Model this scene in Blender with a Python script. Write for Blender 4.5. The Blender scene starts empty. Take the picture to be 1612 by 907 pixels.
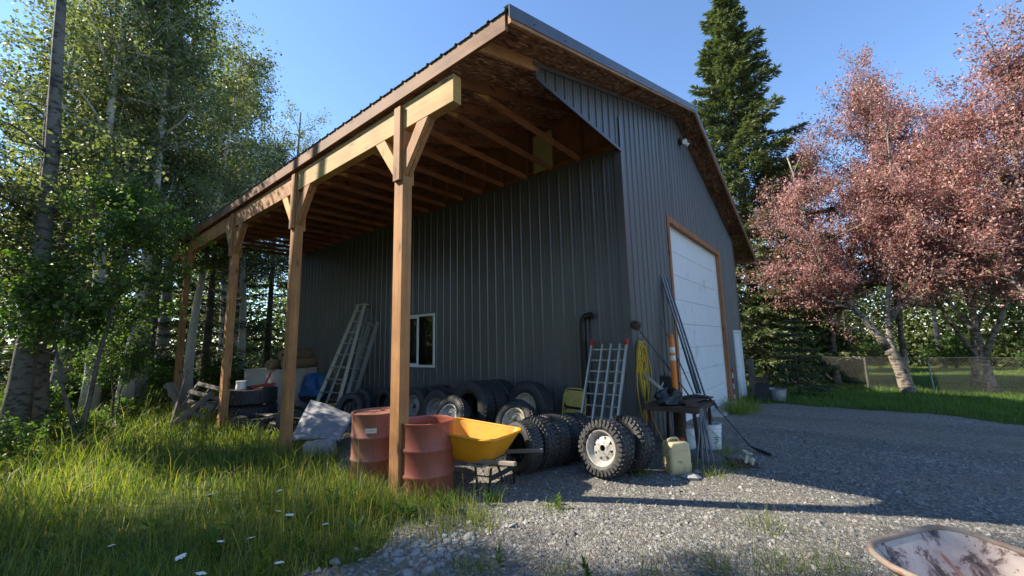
import bpy, math, random
import numpy as np
from mathutils import Vector, Matrix, Euler
R = math.radians
random.seed(7); rng = np.random.default_rng(7)
scene = bpy.context.scene
col = scene.collection

# ---------------------------------------------------------------- camera
cam_d = bpy.data.cameras.new('camera'); cam = bpy.data.objects.new('camera', cam_d); col.objects.link(cam)
cam_d.sensor_width = 36.0; cam_d.lens = 14.02; cam_d.clip_start = 0.05; cam_d.clip_end = 2000
def cam_matrix(loc, yaw, pitch, roll):
    y, t, r = R(yaw), R(pitch), R(roll)
    f = Vector((-math.sin(y)*math.cos(t), math.cos(y)*math.cos(t), math.sin(t)))
    rt = Vector((math.cos(y), math.sin(y), 0)); up = rt.cross(f)
    r2 = rt*math.cos(r) + up*math.sin(r); u2 = up*math.cos(r) - rt*math.sin(r)
    m = Matrix((r2, u2, -f)).transposed().to_4x4(); m.translation = loc
    return m
CAM = Vector((-6.108, -2.533, 1.6))
cam.matrix_world = cam_matrix(CAM, -51.099, 7.859, -1.218)
scene.camera = cam

# ---------------------------------------------------------------- sky, sun, exposure
SUN_DIR = Vector((-0.50, 0.83, 0.75)).normalized()          # towards the sun
el = math.asin(SUN_DIR.z); az = math.atan2(SUN_DIR.x, SUN_DIR.y)
w = bpy.data.worlds.new('World'); scene.world = w; w.use_nodes = True
nt = w.node_tree; bg = nt.nodes['Background']
sky = nt.nodes.new('ShaderNodeTexSky'); sky.sky_type = 'NISHITA'; sky.sun_disc = False
sky.sun_elevation = el; sky.sun_rotation = az
sky.air_density = 1.0; sky.dust_density = 0.0; sky.ozone_density = 5.0
nt.links.new(sky.outputs[0], bg.inputs[0]); bg.inputs[1].default_value = 0.116
sd = bpy.data.lights.new('sun', 'SUN'); sun = bpy.data.objects.new('sun', sd); col.objects.link(sun)
sd.energy = 4.4; sd.angle = R(0.53); sd.color = (1.0, 0.90, 0.74)
sun.rotation_euler = (-SUN_DIR).to_track_quat('-Z', 'Y').to_euler()
scene.view_settings.view_transform = 'Standard'; scene.view_settings.look = 'None'
scene.view_settings.exposure = 1.42; scene.view_settings.gamma = 1.0
scene.cycles.max_bounces = 7; scene.cycles.transparent_max_bounces = 8

# ---------------------------------------------------------------- materials
def mat(name):
    m = bpy.data.materials.new(name); m.use_nodes = True
    n = m.node_tree.nodes; l = m.node_tree.links
    return m, n, l, n['Principled BSDF']
def ramp(n, stops, interp='LINEAR'):
    r = n.new('ShaderNodeValToRGB'); r.color_ramp.interpolation = interp
    e = r.color_ramp.elements
    while len(e) < len(stops): e.new(0.5)
    for k, (p, c) in enumerate(stops):
        e[k].position = p; e[k].color = (*c, 1) if len(c) == 3 else c
    return r
def coords(n, l, scale=(1, 1, 1), kind='Object', rot=(0, 0, 0)):
    t = n.new('ShaderNodeTexCoord'); mp = n.new('ShaderNodeMapping')
    mp.inputs['Scale'].default_value = scale; mp.inputs['Rotation'].default_value = rot
    l.new(t.outputs[kind], mp.inputs[0]); return mp.outputs[0]
def noise(n, l, vec, scale, detail=4, rough=0.6, dist=0):
    t = n.new('ShaderNodeTexNoise'); t.inputs['Scale'].default_value = scale
    t.inputs['Detail'].default_value = detail; t.inputs['Roughness'].default_value = rough
    t.inputs['Distortion'].default_value = dist
    l.new(vec, t.inputs['Vector']); return t.outputs[0]
def mixc(n, l, fac, a, b, mode='MIX'):
    m = n.new('ShaderNodeMix'); m.data_type = 'RGBA'; m.blend_type = mode
    for s, v in ((m.inputs['Factor'], fac), (m.inputs['A'], a), (m.inputs['B'], b)):
        if hasattr(v, 'is_linked'): l.new(v, s)
        elif isinstance(v, (int, float)): s.default_value = v
        else: s.default_value = (*v, 1)
    return m.outputs['Result']
def bump(n, l, h, strength, dist, b):
    x = n.new('ShaderNodeBump'); x.inputs['Strength'].default_value = strength; x.inputs['Distance'].default_value = dist
    l.new(h, x.inputs['Height']); l.new(x.outputs[0], b.inputs['Normal'])
def objrand(n):
    return n.new('ShaderNodeObjectInfo').outputs['Random']

def simple(name, c1, c2=None, rough=0.6, scale=6, metal=0.0, bmp=0.15, stain=None, spots=None, spec=0.5, coat=0):
    """two-tone noise material with optional stains (colour, amount)"""
    m, n, l, b = mat(name); v = coords(n, l)
    c2 = c2 or tuple(x*0.75 for x in c1)
    a = noise(n, l, v, scale, 6); r = ramp(n, [(0.3, c1), (0.7, c2)]); l.new(a, r.inputs[0]); out = r.outputs[0]
    if stain:
        s = noise(n, l, v, stain[2] if len(stain) > 2 else scale*1.7, 8, 0.7, 0.4)
        rs = ramp(n, [(0.62-stain[1]*0.4, (0, 0, 0)), (0.70-stain[1]*0.4, (1, 1, 1))]); l.new(s, rs.inputs[0])
        out = mixc(n, l, rs.outputs[0], out, stain[0])
    l.new(out, b.inputs['Base Color'])
    rr = n.new('ShaderNodeMapRange'); l.new(noise(n, l, v, scale*3, 3), rr.inputs[0])
    rr.inputs[3].default_value = max(0.03, rough-0.12); rr.inputs[4].default_value = min(1, rough+0.12)
    l.new(rr.outputs[0], b.inputs['Roughness'])
    b.inputs['Metallic'].default_value = metal; b.inputs['Specular IOR Level'].default_value = spec
    b.inputs['Coat Weight'].default_value = coat
    if bmp: bump(n, l, noise(n, l, v, scale*8, 4), bmp, 0.01, b)
    return m
def wood(name, axis, c1, c2, grey=0.0, rough=0.75):
    m, n, l, b = mat(name)
    sc = [26, 26, 26]; sc[axis] = 1.3
    v = coords(n, l, sc)
    g = noise(n, l, v, 1.0, 7, 0.65, 0.6)
    r = ramp(n, [(0.25, c2), (0.5, tuple((a+bb)/2 for a, bb in zip(c1, c2))), (0.75, c1)]); l.new(g, r.inputs[0])
    v2 = coords(n, l, (1.0, 1.0, 1.0)); big = noise(n, l, v2, 1.7, 4)
    rb = ramp(n, [(0.35, (0.72, 0.66, 0.62)), (0.65, (1.1, 1.05, 1.0))]); l.new(big, rb.inputs[0])
    out = mixc(n, l, 1.0, r.outputs[0], rb.outputs[0], 'MULTIPLY')
    ks = [9, 9, 9]; ks[axis] = 2.2
    vk = coords(n, l, ks); k = n.new('ShaderNodeTexVoronoi'); k.inputs['Scale'].default_value = 1.0; l.new(vk, k.inputs['Vector'])
    rk = ramp(n, [(0.10, (1, 1, 1)), (0.2, (0, 0, 0))]); l.new(k.outputs['Distance'], rk.inputs[0])
    out = mixc(n, l, rk.outputs[0], out, tuple(x*0.35 for x in c2))
    if grey:
        gs = noise(n, l, v2, 2.3, 5); rg = ramp(n, [(0.6-grey*0.4, (0, 0, 0)), (0.8-grey*0.3, (1, 1, 1))]); l.new(gs, rg.inputs[0])
        out = mixc(n, l, rg.outputs[0], out, (0.25, 0.22, 0.19))
    hs = n.new('ShaderNodeHueSaturation'); l.new(out, hs.inputs['Color'])
    mr = n.new('ShaderNodeMapRange'); l.new(objrand(n), mr.inputs[0]); mr.inputs[3].default_value = 0.75; mr.inputs[4].default_value = 1.2
    l.new(mr.outputs[0], hs.inputs['Value'])
    l.new(hs.outputs[0], b.inputs['Base Color']); b.inputs['Roughness'].default_value = rough
    bump(n, l, g, 0.35, 0.004, b)
    return m
def leafmat(name, cols, trans=0.4, rough=0.45, tcol=None, spec=0.5):
    m, n, l, b = mat(name)
    g = n.new('ShaderNodeNewGeometry')
    r = ramp(n, [(k/(len(cols)-1) if len(cols) > 1 else 0, c) for k, c in enumerate(cols)])
    l.new(g.outputs['Random Per Island'], r.inputs[0])
    v = coords(n, l); big = noise(n, l, v, 0.8, 3)
    rb = ramp(n, [(0.3, (0.7, 0.75, 0.7)), (0.7, (1.2, 1.15, 1.0))]); l.new(big, rb.inputs[0])
    c = mixc(n, l, 1.0, r.outputs[0], rb.outputs[0], 'MULTIPLY')
    l.new(c, b.inputs['Base Color']); b.inputs['Roughness'].default_value = rough; b.inputs['Specular IOR Level'].default_value = spec
    t = n.new('ShaderNodeBsdfTranslucent')
    l.new(mixc(n, l, 1.0, c, tcol or (1.5, 1.7, 0.7), 'MULTIPLY'), t.inputs[0])
    mx = n.new('ShaderNodeMixShader'); mx.inputs[0].default_value = trans
    l.new(b.outputs[0], mx.inputs[1]); l.new(t.outputs[0], mx.inputs[2])
    l.new(mx.outputs[0], n['Material Output'].inputs[0])
    return m
M = {}
CED1, CED2 = (0.50, 0.27, 0.105), (0.27, 0.11, 0.035)
for k, ax in enumerate('xyz'):
    M['wood_'+ax] = wood('cedar_'+ax, k, CED1, CED2)
    M['red_'+ax] = wood('stained_'+ax, k, (0.42, 0.19, 0.085), (0.24, 0.09, 0.04))
    M['pale_'+ax] = wood('pine_'+ax, k, (0.62, 0.43, 0.16), (0.48, 0.29, 0.085))
    M['old_'+ax] = wood('weathered_'+ax, k, (0.30, 0.25, 0.20), (0.17, 0.13, 0.10), 0.6, 0.9)
M['fascia'] = wood('weathered_fascia', 1, (0.27, 0.135, 0.06), (0.14, 0.06, 0.027))
def osb(name):
    m, n, l, b = mat(name)
    v = coords(n, l, (9, 38, 12)); d = noise(n, l, v, 1.0, 3)
    vo = n.new('ShaderNodeTexVoronoi'); vo.inputs['Scale'].default_value = 1.5; vo.inputs['Randomness'].default_value = 1
    wv = n.new('ShaderNodeMix'); wv.data_type = 'VECTOR'; wv.inputs[0].default_value = 0.22
    l.new(v, wv.inputs['A']); nn = n.new('ShaderNodeTexNoise'); nn.inputs['Scale'].default_value = 0.9; l.new(v, nn.inputs['Vector'])
    l.new(nn.outputs['Color'], wv.inputs['B']); l.new(wv.outputs['Result'], vo.inputs['Vector'])
    sep = n.new('ShaderNodeSeparateColor'); l.new(vo.outputs['Color'], sep.inputs[0])
    r = ramp(n, [(0.0, (0.08, 0.042, 0.026)), (0.4, (0.22, 0.11, 0.06)), (0.78, (0.34, 0.19, 0.11)), (0.9, (0.42, 0.26, 0.16)), (1.0, (0.60, 0.48, 0.37))])
    l.new(sep.outputs[0], r.inputs[0])
    v2 = coords(n, l); big = noise(n, l, v2, 1.4, 5)
    rb = ramp(n, [(0.3, (0.55, 0.42, 0.38)), (0.7, (1.2, 1.1, 1.0))]); l.new(big, rb.inputs[0])
    l.new(mixc(n, l, 1.0, r.outputs[0], rb.outputs[0], 'MULTIPLY'), b.inputs['Base Color'])
    b.inputs['Roughness'].default_value = 0.8
    bump(n, l, sep.outputs[1], 0.3, 0.003, b)
    return m
M['osb'] = osb('osb')
def steel(name, c, rough, streak=True, dust=0.25):
    m, n, l, b = mat(name); v = coords(n, l, (7, 7, 0.6)); s = noise(n, l, v, 1.0, 5)
    v2 = coords(n, l); z = noise(n, l, v2, 0.9, 5)
    r = ramp(n, [(0.35, c), (0.75, tuple(x*(1+dust)+0.006 for x in c))]); l.new(s, r.inputs[0])
    out = r.outputs[0]
    sx = n.new('ShaderNodeSeparateXYZ'); l.new(v2, sx.inputs[0])
    hm = n.new('ShaderNodeMapRange'); l.new(sx.outputs[2], hm.inputs[0]); hm.inputs[1].default_value = -0.3; hm.inputs[2].default_value = 0.75; hm.inputs[3].default_value = 0.75; hm.inputs[4].default_value = 0.0
    ml = n.new('ShaderNodeMath'); ml.operation = 'MULTIPLY'; l.new(hm.outputs[0], ml.inputs[0]); l.new(noise(n, l, v2, 5, 7, 0.7), ml.inputs[1])
    out = mixc(n, l, ml.outputs[0], out, (0.20, 0.175, 0.14))
    l.new(out, b.inputs['Base Color'])
    mr = n.new('ShaderNodeMapRange'); l.new(z, mr.inputs[0]); mr.inputs[3].default_value = rough-0.1; mr.inputs[4].default_value = rough+0.13
    l.new(mr.outputs[0], b.inputs['Roughness'])
    bump(n, l, noise(n, l, v2, 1.6, 2), 0.12, 0.02, b)
    return m
M['clad'] = steel('charcoal_steel', (0.092, 0.090, 0.091), 0.32)
M['trim_steel'] = steel('trim_steel', (0.06, 0.062, 0.075), 0.35)
M['roof_steel'] = simple('roof_steel', (0.34, 0.35, 0.30), (0.22, 0.23, 0.19), 0.5, 3, 0.2)
M['door_white'] = simple('door_white', (0.72, 0.73, 0.74), (0.66, 0.67, 0.69), 0.5, 5, bmp=0.25, stain=((0.55, 0.55, 0.55), 0.12, 1.2))
M['white'] = simple('white_vinyl', (0.80, 0.80, 0.78), (0.72, 0.72, 0.70), 0.45, 8, bmp=0.05)
M['concrete'] = simple('concrete', (0.42, 0.41, 0.39), (0.30, 0.29, 0.28), 0.9, 9, bmp=0.4)
M['ply'] = simple('red_plywood', (0.34, 0.15, 0.08), (0.2, 0.085, 0.045), 0.8, 4, bmp=0.2)
M['pale_panel'] = simple('pale_panel', (0.50, 0.45, 0.22), (0.44, 0.39, 0.18), 0.7, 2, bmp=0.1)
M['rubber'] = simple('rubber', (0.022, 0.022, 0.023), (0.040, 0.039, 0.038), 0.62, 9, bmp=0.25, stain=((0.085, 0.08, 0.072), 0.12))
M['rim_silver'] = simple('rim_silver', (0.48, 0.47, 0.44), (0.36, 0.34, 0.31), 0.45, 14, 0.35, stain=((0.20, 0.12, 0.07), 0.14))
M['rim_grey'] = simple('rim_grey', (0.30, 0.29, 0.28), (0.22, 0.21, 0.20), 0.5, 14, 0.3, stain=((0.15, 0.08, 0.05), 0.16))
M['rim_cream'] = simple('rim_cream', (0.55, 0.50, 0.38), (0.42, 0.36, 0.25), 0.5, 14, 0.1, stain=((0.24, 0.13, 0.06), 0.2))
M['black'] = simple('black', (0.012, 0.012, 0.013), (0.022, 0.022, 0.022), 0.55, 8)
M['black_pipe'] = simple('black_pipe', (0.008, 0.008, 0.009), (0.014, 0.014, 0.015), 0.35, 8)
M['drum_red'] = simple('drum_red', (0.34, 0.095, 0.06), (0.25, 0.075, 0.048), 0.5, 5, 0.0, stain=((0.13, 0.06, 0.035), 0.2, 6))
M['drum_rust'] = simple('drum_rust', (0.30, 0.12, 0.08), (0.24, 0.10, 0.07), 0.55, 5, 0.0, stain=((0.09, 0.055, 0.04), 0.27, 4))
def streaky(name, c1, c2, rust):
    m, n, l, b = mat(name); v = coords(n, l); vs = coords(n, l, (9, 9, 1.1))
    r = ramp(n, [(0.3, c1), (0.7, c2)]); l.new(noise(n, l, v, 4, 6), r.inputs[0])
    a = noise(n, l, vs, 1.0, 7, 0.7, 0.3); ra = ramp(n, [(0.50, (0, 0, 0)), (0.72, (0.8, 0.8, 0.8))]); l.new(a, ra.inputs[0])
    c = mixc(n, l, ra.outputs[0], r.outputs[0], rust)
    d = noise(n, l, v, 13, 9, 0.75); rd = ramp(n, [(0.60, (0, 0, 0)), (0.65, (1, 1, 1))]); l.new(d, rd.inputs[0])
    c = mixc(n, l, rd.outputs[0], c, (0.085, 0.045, 0.03))
    f = noise(n, l, v, 45, 4); rf = ramp(n, [(0.66, (0, 0, 0)), (0.70, (1, 1, 1))]); l.new(f, rf.inputs[0]); c = mixc(n, l, rf.outputs[0], c, (0.40, 0.24, 0.18))
    l.new(c, b.inputs['Base Color'])
    mr = n.new('ShaderNodeMapRange'); l.new(a, mr.inputs[0]); mr.inputs[3].default_value = 0.35; mr.inputs[4].default_value = 0.8; l.new(mr.outputs[0], b.inputs['Roughness'])
    bump(n, l, d, 0.25, 0.006, b); return m
M['drum_red'] = streaky('red_drum_paint', (0.36, 0.085, 0.05), (0.28, 0.075, 0.045), (0.17, 0.065, 0.035))
M['drum_rust'] = streaky('rusty_drum_paint', (0.31, 0.125, 0.085), (0.25, 0.10, 0.065), (0.13, 0.075, 0.05))
M['rust_dark'] = simple('rust_dark', (0.10, 0.052, 0.034), (0.05, 0.03, 0.022), 0.85, 12, 0.0, bmp=0.4)
M['yellow_plastic'] = simple('yellow_plastic', (0.80, 0.33, 0.012), (0.74, 0.29, 0.012), 0.38, 5, bmp=0.05, stain=((0.52, 0.25, 0.06), 0.12, 9))
M['alu'] = simple('aluminium', (0.46, 0.46, 0.44), (0.36, 0.36, 0.34), 0.42, 15, 0.75)
M['galv'] = simple('galvanised', (0.34, 0.35, 0.36), (0.24, 0.25, 0.26), 0.45, 10, 0.7)
M['steel_bar'] = simple('dark_steel', (0.16, 0.155, 0.15), (0.09, 0.08, 0.075), 0.55, 12, 0.4)
M['fib'] = simple('fibreglass', (0.50, 0.47, 0.36), (0.40, 0.37, 0.28), 0.6, 12)
M['cord'] = simple('yellow_cord', (0.72, 0.47, 0.04), (0.62, 0.38, 0.03), 0.5, 20, bmp=0)
M['orange'] = simple('orange_plastic', (0.75, 0.20, 0.025), (0.68, 0.17, 0.02), 0.45, 6, bmp=0.05)
M['reflect'] = simple('reflective_white', (0.75, 0.73, 0.62), (0.62, 0.60, 0.5), 0.35, 30)
M['jerry'] = simple('yellowed_plastic', (0.60, 0.49, 0.26), (0.48, 0.37, 0.18), 0.5, 7, bmp=0.1, stain=((0.30, 0.22, 0.10), 0.12))
M['red'] = simple('red_plastic', (0.42, 0.03, 0.02), None, 0.5)
M['chair'] = simple('chair_yellow', (0.55, 0.42, 0.10), (0.46, 0.34, 0.07), 0.4, 8, bmp=0.05, stain=((0.25, 0.16, 0.05), 0.1))
M['grey_sheet'] = simple('grey_sheet', (0.30, 0.30, 0.315), (0.22, 0.22, 0.235), 0.8, 7, bmp=0.3, stain=((0.40, 0.40, 0.41), 0.15, 11))
M['burlap'] = simple('brown_roll', (0.26, 0.17, 0.09), (0.15, 0.095, 0.05), 0.9, 6, bmp=0.5)
M['tarp'] = simple('blue_tarp', (0.035, 0.14, 0.33), (0.02, 0.09, 0.24), 0.5, 5, bmp=0.3)
M['beige_board'] = simple('beige_board', (0.46, 0.40, 0.33), (0.36, 0.31, 0.26), 0.85, 4, bmp=0.2)
M['stone'] = simple('river_stone', (0.34, 0.33, 0.32), (0.22, 0.22, 0.22), 0.8, 11, bmp=0.2)
M['glass_lens'] = simple('lamp_lens', (0.75, 0.75, 0.72), None, 0.25)
def old_tray():
    m, n, l, b = mat('flaking_white_paint'); v = coords(n, l)
    a = noise(n, l, v, 9, 9, 0.72, 0.5)
    r = ramp(n, [(0.40, (0.055, 0.04, 0.04)), (0.46, (0.20, 0.14, 0.13)), (0.50, (0.42, 0.34, 0.31)), (0.75, (0.53, 0.47, 0.41))]); l.new(a, r.inputs[0])
    s = noise(n, l, v, 2.6, 6, 0.6, 0.8); rs = ramp(n, [(0.56, (0, 0, 0)), (0.62, (1, 1, 1))]); l.new(s, rs.inputs[0])
    sp = noise(n, l, v, 38, 4, 0.6); rp = ramp(n, [(0.63, (0, 0, 0)), (0.67, (1, 1, 1))]); l.new(sp, rp.inputs[0])
    c = mixc(n, l, rs.outputs[0], r.outputs[0], (0.30, 0.105, 0.055)); c = mixc(n, l, rp.outputs[0], c, (0.12, 0.07, 0.05))
    l.new(c, b.inputs['Base Color']); b.inputs['Roughness'].default_value = 0.75
    bump(n, l, a, 0.4, 0.006, b); return m
M['old_tray'] = old_tray()
M['rust_rim'] = simple('rusty_rim', (0.16, 0.11, 0.085), (0.27, 0.23, 0.19), 0.75, 9, stain=((0.24, 0.10, 0.05), 0.2))
M['tray_out'] = simple('tray_underside', (0.30, 0.30, 0.26), (0.22, 0.21, 0.18), 0.6, 5, stain=((0.22, 0.09, 0.05), 0.1))
def glass():
    m, n, l, b = mat('window_glass'); n.remove(b)
    t = n.new('ShaderNodeBsdfTransparent'); t.inputs[0].default_value = (0.75, 0.78, 0.78, 1)
    g = n.new('ShaderNodeBsdfGlossy'); g.inputs['Roughness'].default_value = 0.015
    f = n.new('ShaderNodeFresnel'); f.inputs[0].default_value = 1.7
    x = n.new('ShaderNodeMixShader'); l.new(f.outputs[0], x.inputs[0]); l.new(t.outputs[0], x.inputs[1]); l.new(g.outputs[0], x.inputs[2])
    l.new(x.outputs[0], n['Material Output'].inputs[0]); return m
M['glass'] = glass()
def gravel():
    m, n, l, b = mat('gravel'); v = coords(n, l)
    vo = n.new('ShaderNodeTexVoronoi'); vo.inputs['Scale'].default_value = 42; l.new(v, vo.inputs['Vector'])
    v3 = n.new('ShaderNodeTexVoronoi'); v3.inputs['Scale'].default_value = 105; l.new(v, v3.inputs['Vector'])
    sep = n.new('ShaderNodeSeparateColor'); l.new(vo.outputs['Color'], sep.inputs[0])
    r = ramp(n, [(0.0, (0.09, 0.087, 0.082)), (0.5, (0.185, 0.177, 0.163)), (0.85, (0.28, 0.266, 0.238)), (1.0, (0.45, 0.44, 0.42))]); l.new(sep.outputs[0], r.inputs[0])
    s2 = n.new('ShaderNodeSeparateColor'); l.new(v3.outputs['Color'], s2.inputs[0])
    r2 = ramp(n, [(0.0, (0.55, 0.55, 0.56)), (1.0, (1.3, 1.3, 1.28))]); l.new(s2.outputs[1], r2.inputs[0])
    c = mixc(n, l, 1.0, r.outputs[0], r2.outputs[0], 'MULTIPLY')
    big = noise(n, l, v, 0.55, 6, 0.65); rb = ramp(n, [(0.38, (0, 0, 0)), (0.62, (1, 1, 1))]); l.new(big, rb.inputs[0])
    c = mixc(n, l, rb.outputs[0], c, mixc(n, l, 0.55, c, (0.22, 0.19, 0.145)))
    trk = coords(n, l, (0.9, 0.12, 1)); tn = noise(n, l, trk, 1.0, 3); rt_ = ramp(n, [(0.35, (0.8, 0.8, 0.8)), (0.65, (1.15, 1.14, 1.12))]); l.new(tn, rt_.inputs[0]); c = mixc(n, l, 1.0, c, rt_.outputs[0], 'MULTIPLY')
    l.new(c, b.inputs['Base Color']); b.inputs['Roughness'].default_value = 0.85
    ad = n.new('ShaderNodeMath'); ad.operation = 'ADD'; l.new(vo.outputs['Distance'], ad.inputs[0]); l.new(v3.outputs['Distance'], ad.inputs[1])
    iv = n.new('ShaderNodeMath'); iv.operation = 'MULTIPLY'; iv.inputs[1].default_value = -1; l.new(ad.outputs[0], iv.inputs[0])
    bump(n, l, iv.outputs[0], 0.8, 0.02, b); return m
M['gravel'] = gravel()
def soil():
    m, n, l, b = mat('grassy_soil'); v = coords(n, l)
    a = noise(n, l, v, 1.3, 8, 0.7); r = ramp(n, [(0.3, (0.035, 0.045, 0.015)), (0.5, (0.06, 0.085, 0.02)), (0.68, (0.11, 0.12, 0.035)), (0.85, (0.12, 0.095, 0.05))]); l.new(a, r.inputs[0])
    f = noise(n, l, v, 24, 6); rf = ramp(n, [(0.3, (0.5, 0.5, 0.5)), (0.7, (1.4, 1.4, 1.3))]); l.new(f, rf.inputs[0])
    l.new(mixc(n, l, 1.0, r.outputs[0], rf.outputs[0], 'MULTIPLY'), b.inputs['Base Color']); b.inputs['Roughness'].default_value = 0.95
    b.inputs['Specular IOR Level'].default_value = 0.2
    bump(n, l, f, 0.7, 0.05, b); return m
M['soil'] = soil()
def barkmat(name, c1, c2, dark, amt):
    m, n, l, b = mat(name); v = coords(n, l, (6, 6, 14)); a = noise(n, l, v, 1.0, 7, 0.7, 0.4)
    v2 = coords(n, l, (2, 2, 1.2)); big = noise(n, l, v2, 1.0, 4)
    r = ramp(n, [(0.3, c2), (0.65, c1)]); l.new(big, r.inputs[0])
    rd = ramp(n, [(amt-0.06, (1, 1, 1)), (amt+0.03, (0, 0, 0))]); l.new(a, rd.inputs[0])
    l.new(mixc(n, l, rd.outputs[0], r.outputs[0], dark), b.inputs['Base Color']); b.inputs['Roughness'].default_value = 0.85
    bump(n, l, a, 0.5, 0.02, b); return m
M['bark_aspen'] = barkmat('aspen_bark', (0.22, 0.205, 0.17), (0.15, 0.14, 0.115), (0.045, 0.04, 0.035), 0.46)
M['bark_birch'] = barkmat('birch_bark', (0.52, 0.49, 0.43), (0.38, 0.35, 0.30), (0.07, 0.06, 0.05), 0.36)
M['bark_shaded'] = barkmat('shade_darkened_bark', (0.15, 0.135, 0.11), (0.10, 0.09, 0.075), (0.03, 0.026, 0.022), 0.48)  # darker aspen bark: shade on the left-edge trunks put into the colour
M['bark_dark'] = barkmat('dark_bark', (0.13, 0.11, 0.09), (0.085, 0.07, 0.055), (0.03, 0.025, 0.02), 0.45)
M['bark_cherry'] = barkmat('cherry_bark', (0.31, 0.265, 0.21), (0.20, 0.165, 0.13), (0.05, 0.04, 0.03), 0.49)
M['leaf_aspen'] = leafmat('aspen_leaf', [(0.07, 0.095, 0.04), (0.11, 0.14, 0.058), (0.15, 0.185, 0.085), (0.22, 0.245, 0.13)], 0.5, 0.5, (1.45, 1.5, 0.75))
M['leaf_shrub'] = leafmat('shrub_leaf', [(0.045, 0.085, 0.02), (0.075, 0.13, 0.03), (0.11, 0.175, 0.045)], 0.45, 0.55)
M['leaf_red'] = leafmat('red_leaf', [(0.19, 0.085, 0.088), (0.31, 0.145, 0.15), (0.42, 0.23, 0.235), (0.54, 0.36, 0.36), (0.24, 0.15, 0.08)], 0.34, 0.5, (1.4, 0.95, 0.9), 0.35)
M['needle'] = leafmat('spruce_needle', [(0.075, 0.10, 0.048), (0.12, 0.15, 0.075), (0.18, 0.205, 0.115)], 0.2, 0.5)
M['needle_dark'] = leafmat('dark_needle', [(0.02, 0.035, 0.014), (0.035, 0.055, 0.022), (0.05, 0.07, 0.03)], 0.2, 0.55)
M['grass'] = leafmat('grass_blade', [(0.065, 0.11, 0.02), (0.11, 0.175, 0.032), (0.16, 0.215, 0.045), (0.22, 0.245, 0.065), (0.34, 0.28, 0.13)], 0.45, 0.5, (1.6, 1.7, 0.6))
M['lawn'] = leafmat('lawn_blade', [(0.05, 0.11, 0.018), (0.09, 0.17, 0.025), (0.12, 0.20, 0.03)], 0.4, 0.5)
M['weed'] = leafmat('weed_leaf', [(0.05, 0.11, 0.025), (0.09, 0.17, 0.04), (0.13, 0.20, 0.06)], 0.4, 0.65, None, 0.2)
M['petal'] = simple('white_petal', (0.75, 0.75, 0.68), (0.66, 0.66, 0.58), 0.7, 30, bmp=0)

# ---------------------------------------------------------------- mesh helpers
class MB:
    def __init__(s): s.v = []; s.f = []
    def add(s, vs, fs, mt=None):
        o = len(s.v)
        s.v += [tuple(mt @ Vector(p)) if mt else tuple(p) for p in vs]
        s.f += [tuple(i+o for i in f) for f in fs]; return s
    def box(s, x0, x1, y0, y1, z0, z1, mt=None):
        vs = [(x0, y0, z0), (x1, y0, z0), (x1, y1, z0), (x0, y1, z0), (x0, y0, z1), (x1, y0, z1), (x1, y1, z1), (x0, y1, z1)]
        return s.add(vs, [(0, 3, 2, 1), (4, 5, 6, 7), (0, 1, 5, 4), (1, 2, 6, 5), (2, 3, 7, 6), (3, 0, 4, 7)], mt)
    def beam(s, a, b, wd, dp, up=(0, 0, 1)):
        """box from a to b, width wd across, depth dp along up"""
        a, b = Vector(a), Vector(b); d = b-a; L = d.length; d.normalize(); u = Vector(up)
        sd = d.cross(u).normalized(); u = sd.cross(d).normalized()
        mt = Matrix((d, sd, u)).transposed().to_4x4(); mt.translation = a
        return s.box(0, L, -wd/2, wd/2, -dp/2, dp/2, mt)
    def tube(s, pts, r, n=8, cap=True):
        pts = [Vector(p) for p in pts]; k = len(pts); rs = r if hasattr(r, '__len__') else [r]*k
        o = len(s.v); prev = None
        for i, p in enumerate(pts):
            d = (pts[min(i+1, k-1)]-pts[max(i-1, 0)])
            d = d.normalized() if d.length > 1e-9 else Vector((0, 0, 1))
            if prev is None:
                a = Vector((1, 0, 0)) if abs(d.x) < 0.8 else Vector((0, 1, 0)); prev = d.cross(a).normalized()
            prev = (prev - d*prev.dot(d)).normalized(); q = d.cross(prev)
            for j in range(n):
                t = 2*math.pi*j/n; s.v.append(tuple(p+(prev*math.cos(t)+q*math.sin(t))*rs[i]))
        for i in range(k-1):
            for j in range(n):
                j2 = (j+1) % n; s.f.append((o+i*n+j, o+i*n+j2, o+(i+1)*n+j2, o+(i+1)*n+j))
        if cap: s.f.append(tuple(o+j for j in reversed(range(n)))); s.f.append(tuple(o+(k-1)*n+j for j in range(n)))
        return s
    def lathe(s, prof, n=32, mt=None, closed=False):
        """profile of (radius, z); axis z"""
        o = len(s.v); k = len(prof)
        for (r, z) in prof:
            for j in range(n):
                t = 2*math.pi*j/n; p = Vector((r*math.cos(t), r*math.sin(t), z)); s.v.append(tuple(mt @ p if mt else p))
        for i in range(k if closed else k-1):
            i2 = (i+1) % k
            for j in range(n):
                j2 = (j+1) % n; s.f.append((o+i*n+j, o+i*n+j2, o+i2*n+j2, o+i2*n+j))
        return s
    def prism(s, poly, z0, z1, mt=None):
        n = len(poly); vs = [(x, y, z0) for x, y in poly]+[(x, y, z1) for x, y in poly]
        fs = [tuple(reversed(range(n))), tuple(range(n, 2*n))]+[(i, (i+1) % n, n+(i+1) % n, n+i) for i in range(n)]
        return s.add(vs, fs, mt)
    def build(s, name, m, parent=None, smooth=0, bevel=0):
        me = bpy.data.meshes.new(name); me.from_pydata(s.v, [], s.f); me.update()
        return link(name, me, m, parent, smooth, bevel)
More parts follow.
